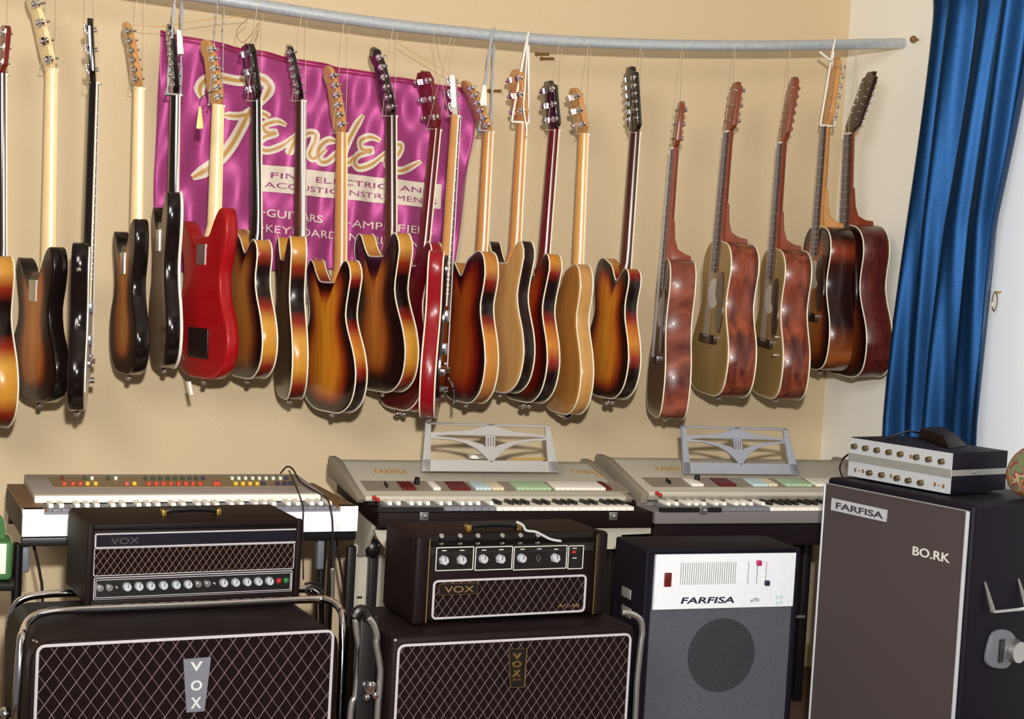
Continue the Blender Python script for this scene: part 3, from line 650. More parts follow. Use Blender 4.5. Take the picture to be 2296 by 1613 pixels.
G('acoustic_guitar', 'sunburst acoustic guitar hung by white straps, in front of the last one', (1876, 132), (1850, 284), 508, (1838, 826), 70, .39, .095, 'acoustic', 'burst_top', 'dark_mahogany', 'rim_sides_burst', 'maple_tan', 'maple_tan', vis='front', head='inline', pside=1, strings=6, bulge=.001, nbind=False, extras=('pale_hole', 'front_edge'))
G('acoustic_guitar', 'dark sunburst twelve-string acoustic guitar nearest the blue curtain', (1952, 165), (1904, 300), 503, (1912, 840), 64, .40, .105, 'acoustic', 'burst_top', 'dark_mahogany', 'dark_mahogany', 'mahogany_neck', 'dark_head', vis='front', head='slot', pegs=12, strings=6, bulge=.001, nbind=False, neckw=1.15)
R4 = ANCH[4][0]; ta = P_pts = [onY(x, y, 4.47) for x, y in ((406, 740), (408, 778), (417, 820), (424, 856))]
ta = part('tremolo_arm', MB().tube(spline(P_pts), .0022, 6), 'chrome', R4, M.Identity(4))
part('arm_tip', MB().tube([P_pts[-1], onY(430, 885, 4.47)], .0055, 8), 'white_plastic', ta, M.Identity(4), label='white plastic tip')
NICK = ['guitar at the left edge', 'large sunburst bass', 'thin edge-on black guitar', 'small notched sunburst guitar', 'black guitar with white edge', 'bright red guitar', 'brown sunburst guitar beside the red one', 'slim edge-on sunburst guitar', 'orange double-horned guitar', 'big dark guitar with scrolled head', 'wine red guitar', 'edge-on bright red guitar', 'guitar with tan paddle head', 'pale natural maple guitar', 'deep red sunburst guitar', 'golden blond guitar', 'orange twelve-string guitar', 'sideways red-brown acoustic', 'olive acoustic without chrome knobs', 'olive acoustic with chrome knobs', 'sunburst acoustic', 'dark acoustic nearest the curtain']
skip = {4: 'rope', 5: 'chain', 12: 'rope', 13: 'strap', 20: 'strap'}
for i, (R, a, Nv, lab) in enumerate(ANCH):
    kind = skip.get(i, 'string'); xp = a.x; zp = pipe_z(xp)
    r = {'string': .0007, 'rope': .0035, 'chain': .0022, 'strap': .0038}[kind]; rr = PR+r
    dxs = .020 if kind != 'strap' else .03
    pts = [a+V((-dxs, 0, -.01)), V((xp-.016, PY-rr*.9, zp-.03)), V((xp-.012, PY-rr, zp))]
    pts += [V((xp-.012+.024*k/6, PY-rr*math.cos(math.pi*k/6), zp+rr*math.sin(math.pi*k/6))) for k in range(7)]
    pts += [V((xp+.012, PY+rr, zp-.02)), a+V((dxs, 0, -.01))]
    # knot under the headstock
    nm = {'string': 'hanging_string', 'rope': 'hanging_rope', 'chain': 'hanging_chain', 'strap': 'hanging_strap'}[kind]
    matn = {'string': 'string_white', 'rope': 'rope_grey', 'chain': 'rope_grey', 'strap': 'tag_white'}[kind]
    mb = MB()
    if kind == 'rope':
        sp = spline(pts, 12)
        for ph in (0, math.pi):
            mb.tube([q+V((.0026*math.cos(k*.9+ph), .0026*math.sin(k*.9+ph), 0)) for k, q in enumerate(sp)], .0026, 6)
        mb.tube([a+V((.028*math.cos(k*math.pi/6), .02*math.sin(k*math.pi/6), -.01)) for k in range(12)], .003, 6, True)
    elif kind == 'chain':
        sp = spline(pts, 10)
        for q in sp[::2]: mb.ball(q, .0042, 6)
        mb.tube(sp, .0012, 5)
    else:
        mb.tube(pts, r, 6)
        mb.tube([a+V((.027*math.cos(k*math.pi/6), .018*math.sin(k*math.pi/6), -.012)) for k in range(12)], r, 6, True)
    o = part(nm, mb, matn)
    tag(o, {'string': 'thin white string', 'rope': 'twisted grey rope', 'chain': 'grey bead chain', 'strap': 'white cloth strap'}[kind]+' over the rail holding the '+NICK[i], nm.split('_')[1], {'string': 'strings that hang the guitars from the rail'}.get(kind))
def flat_thing(name, label, cat, pxs, Y, th, matn):
    pp = [onY(a, b, Y) for a, b in pxs]; mb = MB().prism([(q.x, q.z) for q in pp], Y-th/2, Y+th/2)
    return tag(part(name, mb, matn, bevel=.0008), label, cat)
flat_thing('price_tag', 'white paper tag on the thick grey rope, top left', 'tag', [(396, 66), (406, 68), (411, 110), (412, 121), (398, 121)], 4.56, .003, 'tag_white')
flat_thing('price_tag', 'pale yellow tag dangling left of the red guitar', 'tag', [(446, 238), (451, 240), (456, 284), (454, 289), (441, 289), (440, 284)], 4.45, .003, 'tag_yellow')
flat_thing('price_tag', 'white tag on the grey rope at the right end of the banner', 'tag', [(1083, 190), (1090, 192), (1092, 236), (1078, 238), (1076, 228)], 4.55, .004, 'tag_white')
def cable(name, label, cat, pts, r, matn, group=None, seg=6):
    if name == 'organ_lead': pts = [p+V((0, -.012, .010)) if 0 < i < 6 and p.y > 4.13 else p for i, p in enumerate(pts)]
    o = part(name, MB().tube(spline(pts, seg), r, 8), matn, smooth=180); return tag(o, label, cat, group)
P_ = lambda Y, *a: [onY(x, y, Y) for x, y in a]
cable('tag_cord', 'dark cord holding the pale yellow tag', 'cord', P_(4.45, (478, 205), (462, 212), (450, 222), (447, 240)), .0016, 'black_cable')
cable('loose_string', 'thin orange string running from the small sunburst guitar to the rail', 'string', P_(4.66, (300, 56), (360, 60), (420, 50), (480, 42), (560, 34)), .0009, 'orange_string')
cable('loose_string', 'thin orange string slanting down the wall to the white-headed guitar', 'string', P_(4.68, (886, 92), (930, 120), (985, 152), (1015, 172)), .0008, 'orange_string')
cable('loose_wire', 'curled thin brown wire above the black-necked guitar', 'wire', P_(4.63, (556, 42), (534, 62), (531, 80), (545, 95), (568, 72), (580, 50), (578, 75), (566, 100)), .0009, 'nail_brown')
cable('loose_strap', 'white strap hanging down beside the natural maple guitar head', 'strap', P_(4.52, (1183, 82), (1181, 130), (1177, 200), (1174, 240), (1181, 290), (1180, 306)), .0026, 'tag_white')
cable('loose_strap', 'white strap end sticking out left under the right part of the rail', 'strap', P_(4.56, (1838, 116), (1850, 126), (1864, 134), (1869, 116)), .0045, 'tag_white')
for (x, y, dx, lab) in ((1108, 204, 12, 'brown wall peg at the right end of the banner'), (1210, 122, 7, 'brown wall peg under the rail, upper of the two'), (1220, 132, 6, 'brown wall peg under the rail, lower of the two')):
    a = onY(x-dx, y, WY); tag(part('wall_peg', MB().cyl((a.x, WY, a.z), (a.x+.03, WY-.04, a.z), .0045, n=8).ball((a.x, WY-.002, a.z), .008, 8), 'nail_brown'), lab, 'peg')
# ---------------------------------------------------------------- generic amplifier pieces
def frect(fr, q, y=0):
    ps = [fr.f(a, b, y) for a, b in q]; xs = sorted(p[0] for p in ps); zs = sorted(p[1] for p in ps)
    return (xs[0]+xs[1])/2, (xs[2]+xs[3])/2, (zs[0]+zs[1])/2, (zs[2]+zs[3])/2
def piping(name, r4, y, rad, parent, fr, r=.003, matn='piping_grey'):
    x0, x1, z0, z1 = r4
    return part(name, MB().tube([(x, y, z) for x, z in rrect(x0, x1, z0, z1, rad)], r, 6, True), matn, parent, fr.m)
def shell(parent, fr, w, d, h, mats='black_vinyl', lip=.016, rec=.012, bev=.007, name='cabinet'):
    mb = MB(); mb.box(0, w, rec, d, 0, h)
    c = part(name, mb, mats, parent, fr.m, bevel=bev)
    mb = MB().box(0, lip, 0, rec+.01, 0, h).box(w-lip, w, 0, rec+.01, 0, h).box(lip-.002, w-lip+.002, 0, rec+.01, h-lip, h).box(lip-.002, w-lip+.002, 0, rec+.01, 0, lip)
    part('front_lip', mb, mats, parent, fr.m, bevel=.004)
    return c
def handle(parent, fr, x0, x1, y, z, matn='black_plastic', hw='gold'):
    hd = part('carry_handle', MB().tube(spline([(x0, y, z+.008), (x0+.02, y, z+.014), ((x0+x1)/2, y, z+.016), (x1-.02, y, z+.014), (x1, y, z+.008)]), .008, 8), matn, parent, fr.m)
    for x in (x0, x1): part('handle_clip', MB().box(x-.006, x+.006, y-.012, y+.012, z, z+.016), hw, hd, fr.m, bevel=.002)
def knob(parent, fr, x, z, r, y, matn='dull_chrome', hexa=False, cap=None, name='control_knob'):
    n = 6 if hexa else 20
    mb = MB().cyl((x, y, z), (x, y-.012, z), r, r*.82, n=n).cyl((x, y-.012, z), (x, y-.014, z), r*.6, n=16)
    o = part(name, mb, matn, parent, fr.m)
    part('knob_pointer', MB().box(x-.0008, x+.0008, y-.0148, y-.0135, z, z+r*.75), 'key_black', o, fr.m) if cap is None else None
    return o
def lettering(s, fr, q0, q1, hpx, parent, matn, y=-.001, shear=0, bold=.01, name='lettering', depth=.001):
    a = fr.f(*q0, y); b = fr.f(*q1, y); c = fr.f(q0[0], q0[1]-hpx, y)
    t = text_mb(s, math.hypot(b[0]-a[0], b[1]-a[1]), abs(c[1]-a[1]), bold=bold, shear=shear, depth=depth)
    an = math.atan2(b[1]-a[1], b[0]-a[0])
    return part(name, t, matn, parent, fr.m @ M.Translation((a[0], y, a[1])) @ M.Rotation(-an, 4, 'Y'))
# ---------------------------------------------------------------- left cabinet with trolley and head
F1 = Fr((.309, 3.42, 0), math.radians(3.2)); W1 = .712; H1 = .594
c1 = thing('speaker_cabinet', 'wide black speaker cabinet with a grey keystone badge, bottom left', 'speaker cabinet', F1.m)
F1u = Fr((0, 0, 0)); F1u.m = F1.m @ M.Translation((0, 0, .10)); F1u.i = F1u.m.inverted()
part('cabinet', MB().prism([(0, .012)]+[(.05-.05*math.cos(a), H1-.15+.05*math.sin(a)) for a in (0, .4, .8, 1.2, 1.57)]+[(W1-.05+.05*math.sin(a), H1-.15+.05*math.cos(a)) for a in (0, .4, .8, 1.2, 1.57)]+[(W1, .012), (W1-.012, 0), (.012, 0)], .0, .40), 'black_vinyl', c1, F1u.m, bevel=.008)
g = frect(F1u, [(88, 1453), (746, 1412), (738, 1613), (75, 1613)]); g = (g[0], g[1], .06, g[3])
part('grille_cloth', MB().prism(rrect(*g, .015), -.001, .006), 'vox_cloth_wide', c1, F1u.m)
piping('piping', g, -.002, .015, c1, F1u, .0038)
ft = []
for x in (.05, W1-.05):
    for y in (.06, .34): part('caster', MB().cyl((x-.012, y, .03), (x+.012, y, .03), .03, n=20).box(x-.018, x+.018, y-.01, y+.01, .03, .10), 'black_plastic', c1, F1.m)
bq = [F1u.f(*q, 0) for q in ((410, 1478), (472, 1473), (457, 1594), (417, 1597))]
bd = part('badge', MB().prism(bq, -.006, 0), 'badge_grey', c1, F1u.m)
for ch, px, py, ww, hh in (('V', 426, 1505, 28, 20), ('O', 427, 1549, 26, 22), ('X', 427, 1589, 24, 24)):
    lettering(ch, F1u, (px, py), (px+ww, py-2), hh, bd, 'badge_letter', -.0065, bold=.03)
for px, py in ((75, 1437), (82, 1440)):
    x, z = F1u.f(px, py, 0); part('corner_screw', MB().ball((x, -.001, z), .0035, 8), 'chrome', c1, F1u.m)
def trolley(label, loops, rad=.0098, tm='chrome', mwf=None):
    t = thing('chrome_trolley', label, 'trolley', mwf)
    for pts in loops: part('frame_tube', MB().tube(spline(pts, 8), rad, 12), tm, t, M.Identity(4), smooth=180)
    return t
def down(pts):     # continue the first and last point to the floor
    return [V((pts[0].x-.004, pts[0].y, .04))]+pts+[V((pts[-1].x+.004, pts[-1].y, .04))]
yA = 3.50; lA = down([onY(*q) for q in ((35, 1613, 3.47), (46, 1450, 3.50), (52, 1418, 3.53), (66, 1392, 3.58), (100, 1374, 3.62), (190, 1367, 3.655), (460, 1356, 3.665), (690, 1345, 3.675), (735, 1347, 3.66), (762, 1366, 3.62), (769, 1410, 3.57), (762, 1613, 3.52))])
yB = 3.93; lB = down(P_(yB, (10, 1613), (15, 1500), (21, 1400), (34, 1360), (56, 1342), (90, 1335), (150, 1331), (400, 1328), (660, 1322), (700, 1326), (716, 1345), (720, 1380), (716, 1613)))
lB = [V((p.x, p.y, p.z)) for p in lB]
tr = trolley('chrome tube trolley holding the cabinet with the grey badge', [lA, lB], mwf=M.Translation((lA[0].x, yA, 0)))
for p in (lA[0], lA[-1], lB[0], lB[-1]): part('wheel', MB().cyl((p.x-.012, p.y, .03), (p.x+.012, p.y, .03), .03, n=18), 'black_plastic', tr, M.Identity(4))
p = onY(12, 1603, 3.70); part('clamp_knob', MB().ball(p, .019, 12).ball(p+V((.02, -.01, -.01)), .013, 10).cyl(p, p+V((.05, 0, 0)), .008), 'chrome', tr, M.Identity(4))

# head on it
F2 = Fr((.455, 3.702, .603), math.radians(4.4)); W2, D2, H2 = .539, .259, .201
h1 = thing('amplifier_head', 'wide black amplifier head with fifteen silver knobs, on the left cabinet', 'amplifier', F2.m)
shell(h1, F2, W2, D2, H2, bev=.012)
q = frect(F2, [(214, 1198), (665, 1187), (663, 1215), (213, 1229)], .010)
part('nameplate_strip', MB().box(q[0], q[1], .006, .014, q[2], q[3]), 'navy_vinyl', h1, F2.m); piping('piping', q, .006, .003, h1, F2, .0022)
lettering('VOX', F2, (248, 1222), (312, 1219), 15, h1, 'stencil', .005, bold=.01)
q = frect(F2, [(212, 1231), (662, 1218), (655, 1276), (209, 1291)], .010)
part('grille_cloth', MB().box(q[0], q[1], .008, .014, q[2], q[3]), 'vox_cloth_small', h1, F2.m); piping('piping', q, .008, .003, h1, F2, .0012)
q = frect(F2, [(210, 1297), (654, 1279), (652, 1325), (210, 1346)], .010)
part('control_panel', MB().box(q[0], q[1], .006, .014, q[2], q[3]), 'black_plastic', h1, F2.m); piping('piping', q, .006, .003, h1, F2, .0014)
piping('piping', (q[0]+.004, q[1]-.004, q[2]+.005, q[3]-.005), .005, .003, h1, F2, .001)
for cx_, rr, kk in ((590, 10, 'j'), (645, 10, 'j'), (688, 5, 's'), (750, 13, 'k'), (820, 13, 'k'), (890, 13, 'k'), (965, 13, 'k'), (1040, 13, 'k'), (1110, 13, 'k'), (1170, 10, 'j'), (1224, 10, 'j'), (1265, 5, 's'), (1320, 13, 'k'), (1390, 13, 'k'), (1458, 13, 'k'), (1524, 13, 'k'), (1590, 13, 'k'), (1645, 8, 'r'), (1688, 8, 'g')):
    px = cx_/2.632; py = 1000+(840-45*(cx_-590)/1100)/2.632; x, z = F2.f(px, py, .004); R_ = rr*.83/1000
    if kk == 'k': knob(h1, F2, x, z, R_, .006, 'silver_panel')
    elif kk == 'j': part('input_jack', MB().cyl((x, .006, z), (x, .000, z), R_, n=16).cyl((x, .0, z), (x, -.003, z), R_*.55, n=12), 'dull_chrome', h1, F2.m)
    elif kk == 's': part('toggle_switch', MB().cyl((x, .006, z), (x, -.004, z), R_*.7, R_*.3, n=10), 'piping_grey', h1, F2.m)
    else: part('indicator_lamp', MB().cyl((x, .006, z), (x, .002, z), R_, n=14).ball((x, .001, z), R_*.7, 10), 'lamp_red' if kk == 'r' else 'lamp_green', h1, F2.m)
handle(h1, F2, .205, .345, .10, H2)
# ---------------------------------------------------------------- second cabinet, trolley, head
F3 = Fr((1.122, 3.369, 0), math.radians(1.6)); W3 = .653; H3 = .585
c2 = thing('speaker_cabinet', 'black speaker cabinet with a small gold badge, bottom centre', 'speaker cabinet', F3.m)
F3u = Fr((0, 0, 0)); F3u.m = F3.m @ M.Translation((0, 0, .10)); F3u.i = F3u.m.inverted()
part('cabinet', MB().box(0, W3, 0, .33, 0, H3-.10), 'black_vinyl', c2, F3u.m, bevel=.012)
g = frect(F3u, [(893, 1447), (1411, 1424), (1404, 1613), (886, 1613)]); g = (g[0], g[1], .05, g[3])
part('grille_cloth', MB().prism(rrect(*g, .015), -.001, .006), 'vox_cloth', c2, F3u.m); piping('piping', g, -.002, .015, c2, F3u, .0035)
bq = [F3u.f(*q, 0) for q in ((1139, 1455), (1180, 1454), (1174, 1540), (1143, 1541))]
bd = part('badge', MB().prism(bq, -.005, 0), 'black_plastic', c2, F3u.m)
part('badge_rim', MB().tube([(x, -.005, z) for x, z in bq], .0012, 5, True), 'gold', bd, F3u.m)
for ch, px, py, ww, hh in (('V', 1148, 1479, 22, 14), ('O', 1148, 1497, 21, 14), ('X', 1149, 1518, 18, 15)):
    lettering(ch, F3u, (px, py), (px+ww, py-1), hh, bd, 'gold', -.0055, bold=.03)
for py in (1524, 1532): lettering('AMPLIFIER', F3u, (1149, py+3), (1168, py+2), 4, bd, 'gold', -.0055) if py == 1524 else None
for x in (.05, W3-.05):
    for y in (.05, .28): part('caster', MB().cyl((x-.012, y, .03), (x+.012, y, .03), .03, n=20).box(x-.018, x+.018, y-.01, y+.01, .03, .10), 'black_plastic', c2, F3.m)
x, z = F3u.f(886, 1436, 0); part('corner_screw', MB().ball((x, -.001, z), .004, 8), 'chrome', c2, F3u.m)
lC = P_(3.40, (826, 1386), (838, 1402), (845, 1428), (844, 1446), (850, 1480), (853, 1510), (850, 1560), (846, 1613)); lC = lC+[V((lC[-1].x, 3.40, .04))]
lD = P_(3.44, (797, 1390), (800, 1420), (807, 1455), (806, 1480), (803, 1510), (797, 1560), (785, 1613)); lD = lD+[V((lD[-1].x, 3.44, .04))]
lE = P_(3.41, (1395, 1374), (1418, 1378), (1436, 1392), (1440, 1418), (1436, 1450), (1428, 1530), (1424, 1613)); lE = lE+[V((lE[-1].x, 3.41, .04))]
top = [lC[0], lC[0]+V((.08, .06, .01)), lE[0]+V((-.08, .06, .01)), lE[0]]
t2 = trolley('chrome swivel trolley around the cabinet with the gold badge', [lC, lD, lE], .0082, 'dull_chrome', mwf=M.Translation((lC[-1].x, 3.40, 0)))
a = onY(812, 1372, 3.6); part('swivel_arm', MB().tube(spline(P_(3.42, (795, 1385), (805, 1370), (818, 1372), (826, 1388))), .014, 10), 'black_plastic', t2, M.Identity(4))
a = onY(822, 1540, 3.43); b = onY(838, 1500, 3.43)
part('swivel_plate', MB().box(b.x-.040, b.x+.008, 3.43, 3.47, .03, b.z+.13), 'black_plastic', t2, M.Identity(4), bevel=.006)
part('clamp_knob', MB().ball(a+V((0, -.03, .01)), .014, 10).ball(a+V((.014, -.03, -.014)), .010, 10).ball(a+V((-.008, -.03, -.018)), .009, 10).cyl(a+V((0, 0, 0)), a+V((0, -.03, 0)), .012), 'chrome', t2, M.Identity(4))
for p in (lC[-1], lD[-1], lE[-1]): part('wheel', MB().cyl((p.x-.012, p.y, .03), (p.x+.012, p.y, .03), .03, n=18), 'black_plastic', t2, M.Identity(4))
F4 = Fr((1.203, 3.469, .587), math.radians(3.4)); W4, D4, H4 = .537, .21, .221
h2 = thing('amplifier_head', 'small black amplifier head with hexagonal white knobs, centre', 'amplifier', F4.m)
part('cabinet', MB().box(0, W4, .012, D4, 0, H4), 'black_vinyl', h2, F4.m, bevel=.016)
for x0 in (0, W4-.034): part('side_rail', MB().box(x0, x0+.034, -.006, .03, 0, H4), 'black_vinyl', h2, F4.m, bevel=.010)
for px in (959, 1333):
    x, _ = F4.f(px, 1300, -.004); part('gold_trim', MB().tube([(x, -.0055, .006), (x, -.0055, H4-.008)], .0015, 6), 'gold', h2, F4.m)
part('top_panel', MB().prism([(.012, H4-.004), (.012, H4-.05), (.006, H4-.05), (.020, H4-.004)], .036, W4-.036, 0), 'black_plastic', h2, F4.m)
for (xa, xb) in ((977, 1060), (1065, 1147), (1151, 1269), (1273, 1306)):
    q = frect(F4, [(xa, 1228-(xa-977)*.012), (xb, 1228-(xb-977)*.012), (xb, 1278-(xb-977)*.012), (xa, 1280-(xa-977)*.012)], .01)
    part('control_panel', MB().box(q[0], q[1], .008, .014, q[2], q[3]), 'black_plastic', h2, F4.m); piping('panel_outline', q, .007, .002, h2, F4, .0014, 'pale_text')
for k, (cx_, cy, hx) in enumerate(((693, 345, 1), (820, 342, 1), (975, 335, 0), (1098, 335, 1), (1250, 330, 0), (1490, 328, 1))):
    x, z = F4.f(780+cx_/3.19, 1150+cy/3.19, 0); knob(h2, F4, x, z, .0130 if hx else .0118, .008, 'silver_panel', bool(hx))
x, z = F4.f(1209.5, 1253, 0); part('input_jack', MB().tube([(x+dx_, .006, z+dz_) for dx_, dz_ in ((0, .009), (.006, 0), (0, -.009), (-.006, 0))], .0014, 5, True), 'dull_chrome', h2, F4.m)
x, z = F4.f(1289, 1239, 0); part('indicator_lamp', MB().box(x-.005, x+.005, .004, .01, z-.003, z+.003), 'lamp_red', h2, F4.m)
for cx_, cy in ((690, 272), (818, 270), (975, 268), (1098, 265), (1250, 262), (1370, 260), (1490, 262), (1622, 255), (1622, 325)):
    x, z = F4.f(780+cx_/3.19, 1150+cy/3.19, .007); part('legend', MB().box(x-.006, x+.006, .0065, .009, z-.0011, z+.0011), 'pale_text', h2, F4.m)
for cx_ in (665, 798, 925, 1100, 1230, 1353):
    x, z = F4.f(780+cx_/3.19, 1150+(190-(cx_-665)*.01)/3.19, .0)
    part('toggle_switch', MB().cyl((x, .012, z-.004), (x, -.004, z+.009), .0035, .0065, n=10).ball((x+.004, .004, z-.013), .006, 8, 1.2, .6, .7), 'chrome', h2, F4.m)
q = frect(F4, [(975, 1303), (1314, 1294), (1312, 1374), (971, 1386)], .0)
part('grille_cloth', MB().prism(rrect(*q, .010), .004, .014), 'vox_cloth_head', h2, F4.m); piping('piping', q, .004, .010, h2, F4, .0032)
q = frect(F4, [(986, 1310), (1072, 1308), (1070, 1333), (984, 1335)], .0)
bd = part('badge', MB().box(q[0], q[1], .001, .005, q[2], q[3]), 'black_plastic', h2, F4.m)
piping('badge_rim', q, .001, .001, bd, F4, .0006, 'gold')
lettering('VOX', F4, (996, 1330), (1062, 1328), 15, bd, 'faint_gold', .0008, bold=.0)
lettering('AC-50', F4, (1250, 1362), (1298, 1361), 7, h2, 'faint_gold', .003)
handle(h2, F4, .16, .30, .05, H4)
cable('silver_lead', 'frayed silver-blue lead lying on the small amplifier head', 'cable', P_(3.452, (1158, 1171), (1172, 1178), (1180, 1190), (1200, 1193), (1215, 1200), (1235, 1210), (1258, 1214)), .0035, 'silver_panel')
# ---------------------------------------------------------------- grey-faced combo amplifier
F5 = Fr((1.935, 3.65, 0), math.radians(-2)); W5, D5, H5 = .484, .21, .727
a5 = thing('combo_amplifier', 'navy combo amplifier with white control panel over a grey speaker grille', 'amplifier', F5.m)
part('cabinet', MB().box(0, W5, .010, D5, .02, H5), 'navy_vinyl', a5, F5.m, bevel=.006)
part('front_lip', MB().box(0, .016, 0, .02, .02, H5).box(W5-.016, W5, 0, .02, .02, H5).box(.014, W5-.014, 0, .02, H5-.012, H5).box(.014, W5-.014, 0, .02, .02, .035), 'navy_vinyl', a5, F5.m, bevel=.003)
q = frect(F5, [(1470, 1243), (1783, 1241), (1778, 1360), (1465, 1367)], .002)
part('control_panel', MB().box(q[0], q[1], .0, .012, q[2], q[3]), 'panel_white', a5, F5.m)
g0 = q[2]
part('grille_cloth', MB().box(q[0]-.004, q[1]+.002, .006, .012, .036, g0-.001), 'cloth_blue_grey', a5, F5.m)
x, z = F5.f(1618, 1470, .004); r_ = .105
part('speaker_cone', MB().cyl((x, .0065, z), (x, .0045, z), r_, n=48), 'cone_dark', a5, F5.m, label='dark round cone behind the cloth')
x, z = F5.f(1496.5, 1300, 0); part('power_switch', MB().box(x-.010, x+.010, -.006, .004, z-.019, z+.019).box(x-.007, x+.007, -.009, -.004, z-.002, z+.016), 'tab_dark_red', a5, F5.m, bevel=.001)
q = frect(F5, [(1528, 1262), (1650, 1261), (1647, 1310), (1525, 1312)], 0); mb = MB()
for k in range(26): xx = q[0]+(q[1]-q[0])*k/25; mb.box(xx-.0007, xx+.0007, -.001, .001, q[2], q[3])
part('vent_slots', mb, 'cone_grey', a5, F5.m)
for px in (1679, 1699, 1719):
    x, z = F5.f(px, 1260, 0); x2, z2 = F5.f(px-2, 1310, 0); part('slider_slot', MB().box(x-.0007, x+.0007, -.001, .001, z2, z), 'cone_grey', a5, F5.m)
for px, py, mm in ((1700, 1262, 'magenta'), (1718, 1307, 'dark_text')):
    x, z = F5.f(px, py, 0); part('slider_knob', MB().box(x-.007, x+.007, -.010, .0, z-.007, z+.007), mm, a5, F5.m, bevel=.002)
lettering('FARFISA', F5, (1526, 1354), (1646, 1352), 14, a5, 'dark_text', -.0005, shear=.15, bold=.02)
lettering('x70', F5, (1682, 1350), (1701, 1349), 8, a5, 'cone_grey', -.0005)
x, z = F5.f(1746, 1346, 0)
part('logo_mark', MB().box(x-.012, x-.002, -.001, .001, z+.002, z+.014).box(x+.002, x+.012, -.001, .001, z+.004, z+.014).box(x-.010, x, -.001, .001, z-.014, z-.003).box(x+.003, x+.012, -.001, .001, z-.012, z-.002), 'tab_pale_blue', a5, F5.m)
for py in (1330, 1372):
    pp = F5.hit(1405, py, 0, 0); part('side_bracket', MB().box(-.003, .002, pp.y-.03, pp.y+.03, pp.z-.014, pp.z+.014), 'silver_band', a5, F5.m, bevel=.002)
part('foot', MB().box(.03, .08, .03, .17, 0, .02).box(W5-.08, W5-.03, .03, .17, 0, .02), 'black_plastic', a5, F5.m)
# ---------------------------------------------------------------- tall speaker on the right, mixer, pedal, floral bag
F6 = Fr((2.452, 3.588, 0), math.radians(-78.6)); W6, D6, H6 = .517, .40, .938
b6 = thing('speaker_cabinet', 'tall dark speaker cabinet with grey front cloth and silver edges, right', 'speaker cabinet', F6.m)
part('cabinet', MB().box(0, W6, .008, D6, 0, H6), 'navy_vinyl', b6, F6.m, bevel=.012)
zt6 = F6.f(1848, 1083, 0)[1]
part('front_cloth', MB().box(.004, W6-.016, 0, .012, .04, zt6), 'cloth_grey', b6, F6.m)
part('edge_trim', MB().tube([(.003, -.001, .04), (.003, -.001, zt6)], .0035, 6), 'silver_panel', b6, F6.m)
part('edge_trim', MB().tube([(W6-.013, -.001, .04), (W6-.013, -.001, zt6)], .0055, 8), 'silver_panel', b6, F6.m)
part('edge_trim', MB().tube([(.003, -.001, zt6), (W6-.013, -.001, zt6)], .002, 6), 'silver_band', b6, F6.m)
bq = [F6.f(*q, 0) for q in ((1867, 1117), (1991, 1144), (1988, 1171), (1865, 1144))]
bd = part('badge', MB().prism(bq, -.004, 0), 'silver_panel', b6, F6.m)
lettering('FARFISA', F6, (1874, 1140), (1980, 1164), 14, bd, 'stencil', -.0045, bold=.02)
lettering('BO.RK', F6, (2046, 1244), (2130, 1263), 20, b6, 'pale_text', -.001, bold=.02)
S6 = lambda px, py: F6.hit(px, py, 0, W6)
a_, b_, c_, d_ = S6(2208, 1305), S6(2212, 1369), S6(2283, 1298), S6(2288, 1362)
hd = part('side_handle', MB().tube([a_, b_+V((.02, 0, 0))], [.003, .0075], 8).tube([c_, d_+V((.02, 0, 0))], [.003, .0075], 8).tube([b_+V((.02, 0, 0)), d_+V((.02, 0, 0))], .0045, 8), 'dull_chrome', b6, F6.m)
a_ = S6(2235, 1458); b_ = S6(2266, 1458); rr = abs(b_.y-a_.y)*1.35
mbq = [(a_.y-.040, a_.z+.028), (a_.y-.02, a_.z+.052), (a_.y+.025, a_.z+.052), (a_.y+.06, a_.z+.03), (a_.y+.07, a_.z-.01), (a_.y+.05, a_.z-.04), (a_.y+.02, a_.z-.05), (a_.y-.045, a_.z-.03)]
sk = part('connector_plate', MB().prism(smooth_closed(mbq, 28), W6-.001, W6+.010, 0), 'badge_grey', b6, F6.m, bevel=.002)
part('connector_socket', MB().cyl((W6+.005, b_.y, b_.z), (W6+.03, b_.y, b_.z), .034, .028, n=20), 'dull_chrome', sk, F6.m)
part('connector_slot', MB().box(W6+.004, W6+.014, a_.y-.005, a_.y+.012, a_.z-.03, a_.z+.03), 'key_black', sk, F6.m)
F7 = Fr((2.52, 3.577, H6+.003), math.radians(-77)); W7, D7, H7 = .354, .235, .113
mx = thing('mixer_amplifier', 'silver-fronted mixer amplifier with two rows of knobs on the tall cabinet', 'amplifier', F7.m)
part('case', MB().box(0, W7, .003, D7, .006, H7), 'navy_vinyl', mx, F7.m, bevel=.002)
part('side_band', MB().box(W7-.001, W7+.0012, .003, D7-.002, .050, .066), 'silver_band', mx, F7.m)
part('front_panel', MB().box(0, W7, -.001, .004, .003, H7-.002), 'silver_panel', mx, F7.m)
part('centre_band', MB().box(0, W7, -.004, 0, .046, .068), 'silver_band', mx, F7.m)
part('foot', MB().box(.02, .05, .03, D7-.03, -.001, .006).box(W7-.05, W7-.02, .03, D7-.03, -.001, .006), 'black_plastic', mx, F7.m)
for k in range(8):
    cx_ = (395, 522, 650, 785, 915, 1095, 1235, 1378)[k]; cy = (408, 430, 452, 475, 497, 532, 556, 580)[k]
    x, z = F7.f(1840+cx_/5.035, 920+cy/5.035, 0); knob(mx, F7, max(x, .008), z, .0085, -.001, 'knob_bronze')
for cx_, cy in ((565, 708), (703, 732), (876, 768), (1005, 795), (1143, 820)):
    x, z = F7.f(1840+cx_/5.035, 920+cy/5.035, 0); knob(mx, F7, x, z, .0085, -.001, 'knob_bronze')
